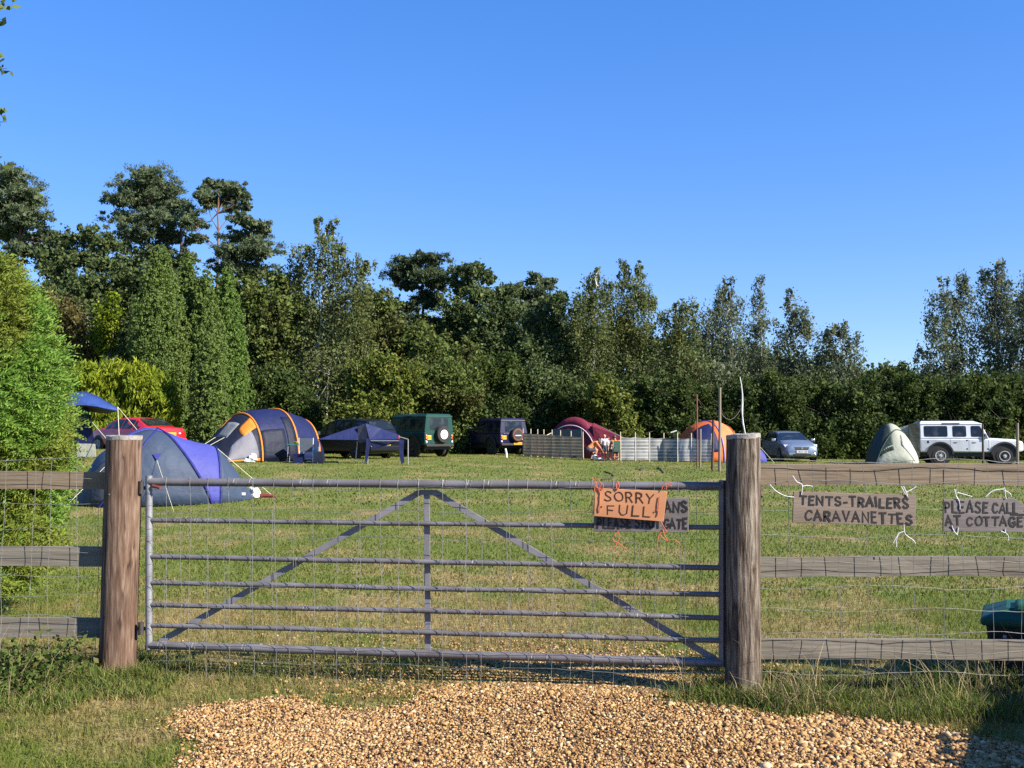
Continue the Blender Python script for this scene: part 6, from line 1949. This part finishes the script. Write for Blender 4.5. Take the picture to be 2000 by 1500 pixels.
pc = person('person seated in the green chair, seen from behind', 1203, 46.6, R(20), 1.62, {k: (p[0], p[1], p[2]) for k, p in SIT.items()}, SKINT, HAIRD, SHORTO, SHORTD, group=gpp)

def camp_chair(label, px, d, rz, fab, frame, group=None):
    """folding chair: seat, backrest, arms and four crossing legs"""
    g = G(px, d)
    t = thing('camp_chair', label, 'chair', g, rz, group)
    mb = MB(); mb.box(-.25, .25, -.22, .24, .40, .425); mb.build('seat', fab, t, bevel=.01)
    mb = MB(); mb.prism([(-.25, -.22, .44), (.25, -.22, .44), (.26, -.30, .92), (-.26, -.30, .92)], (0, -.02, 0)); mb.build('backrest', fab, t, bevel=.01)
    for sx in (-1, 1):
        mb = MB(); mb.tube([(sx * .27, -.29, .68), (sx * .28, .22, .62)], .02, 7); mb.build('armrest', M['black'], t, smooth=True)
        mb = MB(); mb.tube([(sx * .25, -.235, 0), (sx * .25, -.225, .42), (sx * .265, -.315, .94)], .016, 7); mb.build('leg', frame, t, smooth=True)
        mb = MB(); mb.tube([(sx * .26, .25, 0), (sx * .26, .22, .42), (sx * .28, .21, .62)], .016, 7); mb.build('leg', frame, t, smooth=True)
    for y in (-.22, .24):
        mb = MB(); mb.tube([(-.25, y, .16), (.25, y, .16)], .012, 6); mb.build('stretcher', frame, t, smooth=True)
    return t
CHG = mk('green_chair_canvas', (.03, .085, .065), (.04, .10, .08), scale=8, rough=.8)
CHB = mk('slate_chair_canvas', (.07, .09, .13), (.09, .11, .15), scale=8, rough=.8)
camp_chair('green folding chair beside the children, back turned', 1202, 46.4, R(20), CHG, M['stake'])
camp_chair('slate blue folding chair in front of the navy tunnel tent', 599, 38.0, R(8), CHB, M['white'])

# camp kitchen next to the slate chair
g = G(578, 38.4)
t = thing('camp_table', 'small folding table with a green top beside the navy tunnel tent', 'table', g)
mb = MB(); mb.box(-.32, .32, -.22, .22, .66, .69); mb.build('tabletop', mk('green_table_top', (.03, .22, .17), (.03, .18, .14), scale=5, rough=.5), t, bevel=.006)
for sx in (-1, 1):
    for sy in (-1, 1):
        mb = MB(); mb.tube([(sx * .28, sy * .19, 0), (sx * .26, sy * .17, .66)], .014, 6); mb.build('leg', M['steel'], t, smooth=True)
def small(name, label, cat, mb, mat, loc, smooth=True, group=None):
    o = mb.build(name, mat, None, smooth=smooth)
    o.location = loc
    return tag(o, label, cat, group)
small('bowl', 'yellow bowl on the green camp table', 'bowl', MB().lathe([(.05, 0), (.12, .05), (.14, .10), (.13, .10), (.11, .055), (.045, .012)], n=20), mk('yellow_plastic', (.55, .50, .06), (.5, .45, .05)), g + Vector((.05, -.08, .69)))
g2 = G(584, 37.6)
small('cool_box', 'dark blue cool box under the yellow bowl', 'box', MB().box(-.18, .18, -.13, .13, 0, .30).box(-.19, .19, -.14, .14, .305, .36), NAVY, g2, False)
g2 = G(618, 38.2)
small('water_carrier', 'pale blue water bottle beside the slate folding chair', 'bottle', MB().lathe([(.10, 0), (.12, .03), (.12, .38), (.06, .50), (.035, .52), (.035, .58)], n=18), mk('pale_blue_plastic', (.35, .60, .72), (.28, .5, .62)), g2 + Vector((0, 0, .0)))
g2 = G(624, 37.2)
small('rucksack', 'dark rucksack with a pale strap under the edge of the blue shelter', 'bag', MB().loft([[(-.16, -.12, 0), (.16, -.12, 0), (.16, .12, 0), (-.16, .12, 0)], [(-.19, -.15, .2), (.19, -.15, .2), (.19, .14, .2), (-.19, .14, .2)], [(-.12, -.09, .45), (.12, -.09, .45), (.12, .1, .45), (-.12, .1, .45)]]), NAVYD, g2)
def sack(name, label, px, d, s, mat, seed, cat='bag', group=None):
    """crumpled bag standing on the grass"""
    bm = bmesh.new(); bmesh.ops.create_icosphere(bm, subdivisions=3, radius=1)
    rr = random.Random(seed); ph = [rr.uniform(0, 6) for _ in range(6)]
    for v in bm.verts:
        c = v.co.copy()
        k = 1 + .14 * sin(5 * c.x + ph[0]) * sin(4 * c.y + ph[1]) + .12 * sin(7 * c.z + ph[2] + 3 * c.x) + rr.uniform(-.04, .04)
        v.co = Vector((c.x * k * s[0], c.y * k * s[1], max(-.95, c.z * k) * s[2] * (1.0 if c.z < .3 else 1.25)))
    me = bpy.data.meshes.new(name); bm.to_mesh(me); bm.free()
    me.transform(Matrix.Translation((0, 0, s[2] * .95)))
    o = link(name, me, mat); g_ = G(px, d); o.location = g_
    return tag(o, label, cat, group)
gsb = 'white plastic bags on the grass by the tents'
sack('plastic_bag', 'larger crumpled white bag at the right tip of the slate grey tent', 498, 22.0, (.13, .12, .12), M['white'], 1, group=gsb)
sack('plastic_bag', 'crumpled white bag at the door of the navy tunnel tent', 494, 37.6, (.17, .15, .15), M['white'], 2, group=gsb)
sack('plastic_bag', 'flattened white bag left of the one at the tunnel tent door', 482, 37.4, (.13, .12, .07), M['white'], 3, group=gsb)
o = MB().tube([(-.22, 0, .03), (.0, .03, .05), (.25, -.02, .03)], [.035, .05, .03], 8).build('tent_bag', mk('dark_red_cloth', (.22, .04, .04), (.16, .03, .03), scale=10, rough=.8), None, smooth=True)
o.location = G(518, 22.2); tag(o, 'dark red rolled tent bag beside the white bag', 'bag')
bm = bmesh.new(); bmesh.ops.create_icosphere(bm, subdivisions=3, radius=.14)
me = bpy.data.meshes.new('ball'); bm.to_mesh(me); bm.free()
me.polygons.foreach_set('use_smooth', np.ones(len(me.polygons), dtype=bool))
o = link('ball', me, mk('black_and_white_ball', (.75, .75, .75), (.03, .03, .03), scale=9, rough=.5, lo=.54, hi=.58, detail=0)); o.location = G(1162, 46.2) + Vector((0, 0, .14))
tag(o, 'black and white football on the grass by the crouching person', 'ball')
sack('plastic_bag', 'white bag on the grass between the crouching person and the blond child', 1172, 46.3, (.16, .13, .06), M['white'], 6, group=gsb)
sack('blue_bag', 'heap of dark blue cloth behind the violet tent panel', 400, 31.0, (.35, .25, .10), NAVY, 7, cat='bag')
# bare branches or hoses lying on the far grass
DK = mk('dark_hose', (.05, .045, .03), (.03, .03, .02), scale=10, rough=.8)
def hose(label, pts, r):
    c = Vector(GQ(*pts[0])); 
    o = MB().tube([Vector(GQ(*q)) - c + Vector((0, 0, r)) for q in pts], r, 6).build('stick', DK, None, smooth=True)
    o.location = c
    tag(o, label, 'stick')
def GQ(px, py):
    """point of the far lawn at a photo pixel"""
    d = 30.0
    for _ in range(30):
        z = float(gz(X(px, d), d)); r_ = ray(px, py)
        d = (z - CH) / r_[2] * r_[1] if r_[2] < -1e-4 else d
        d = min(max(d, 8), 60)
    x = X(px, d)
    return (x, d, float(gz(x, d)))
hose('dark bent stick on the lawn above the orange twine', [(1180, 922), (1192, 926), (1199, 931), (1192, 936), (1175, 938)], .022)
hose('dark stick on the lawn in front of the pale windbreak', [(1245, 918), (1254, 916), (1250, 920)], .025)
hose('straight dark stick beside the pale windbreak', [(1284, 914), (1290, 918), (1296, 925)], .022)
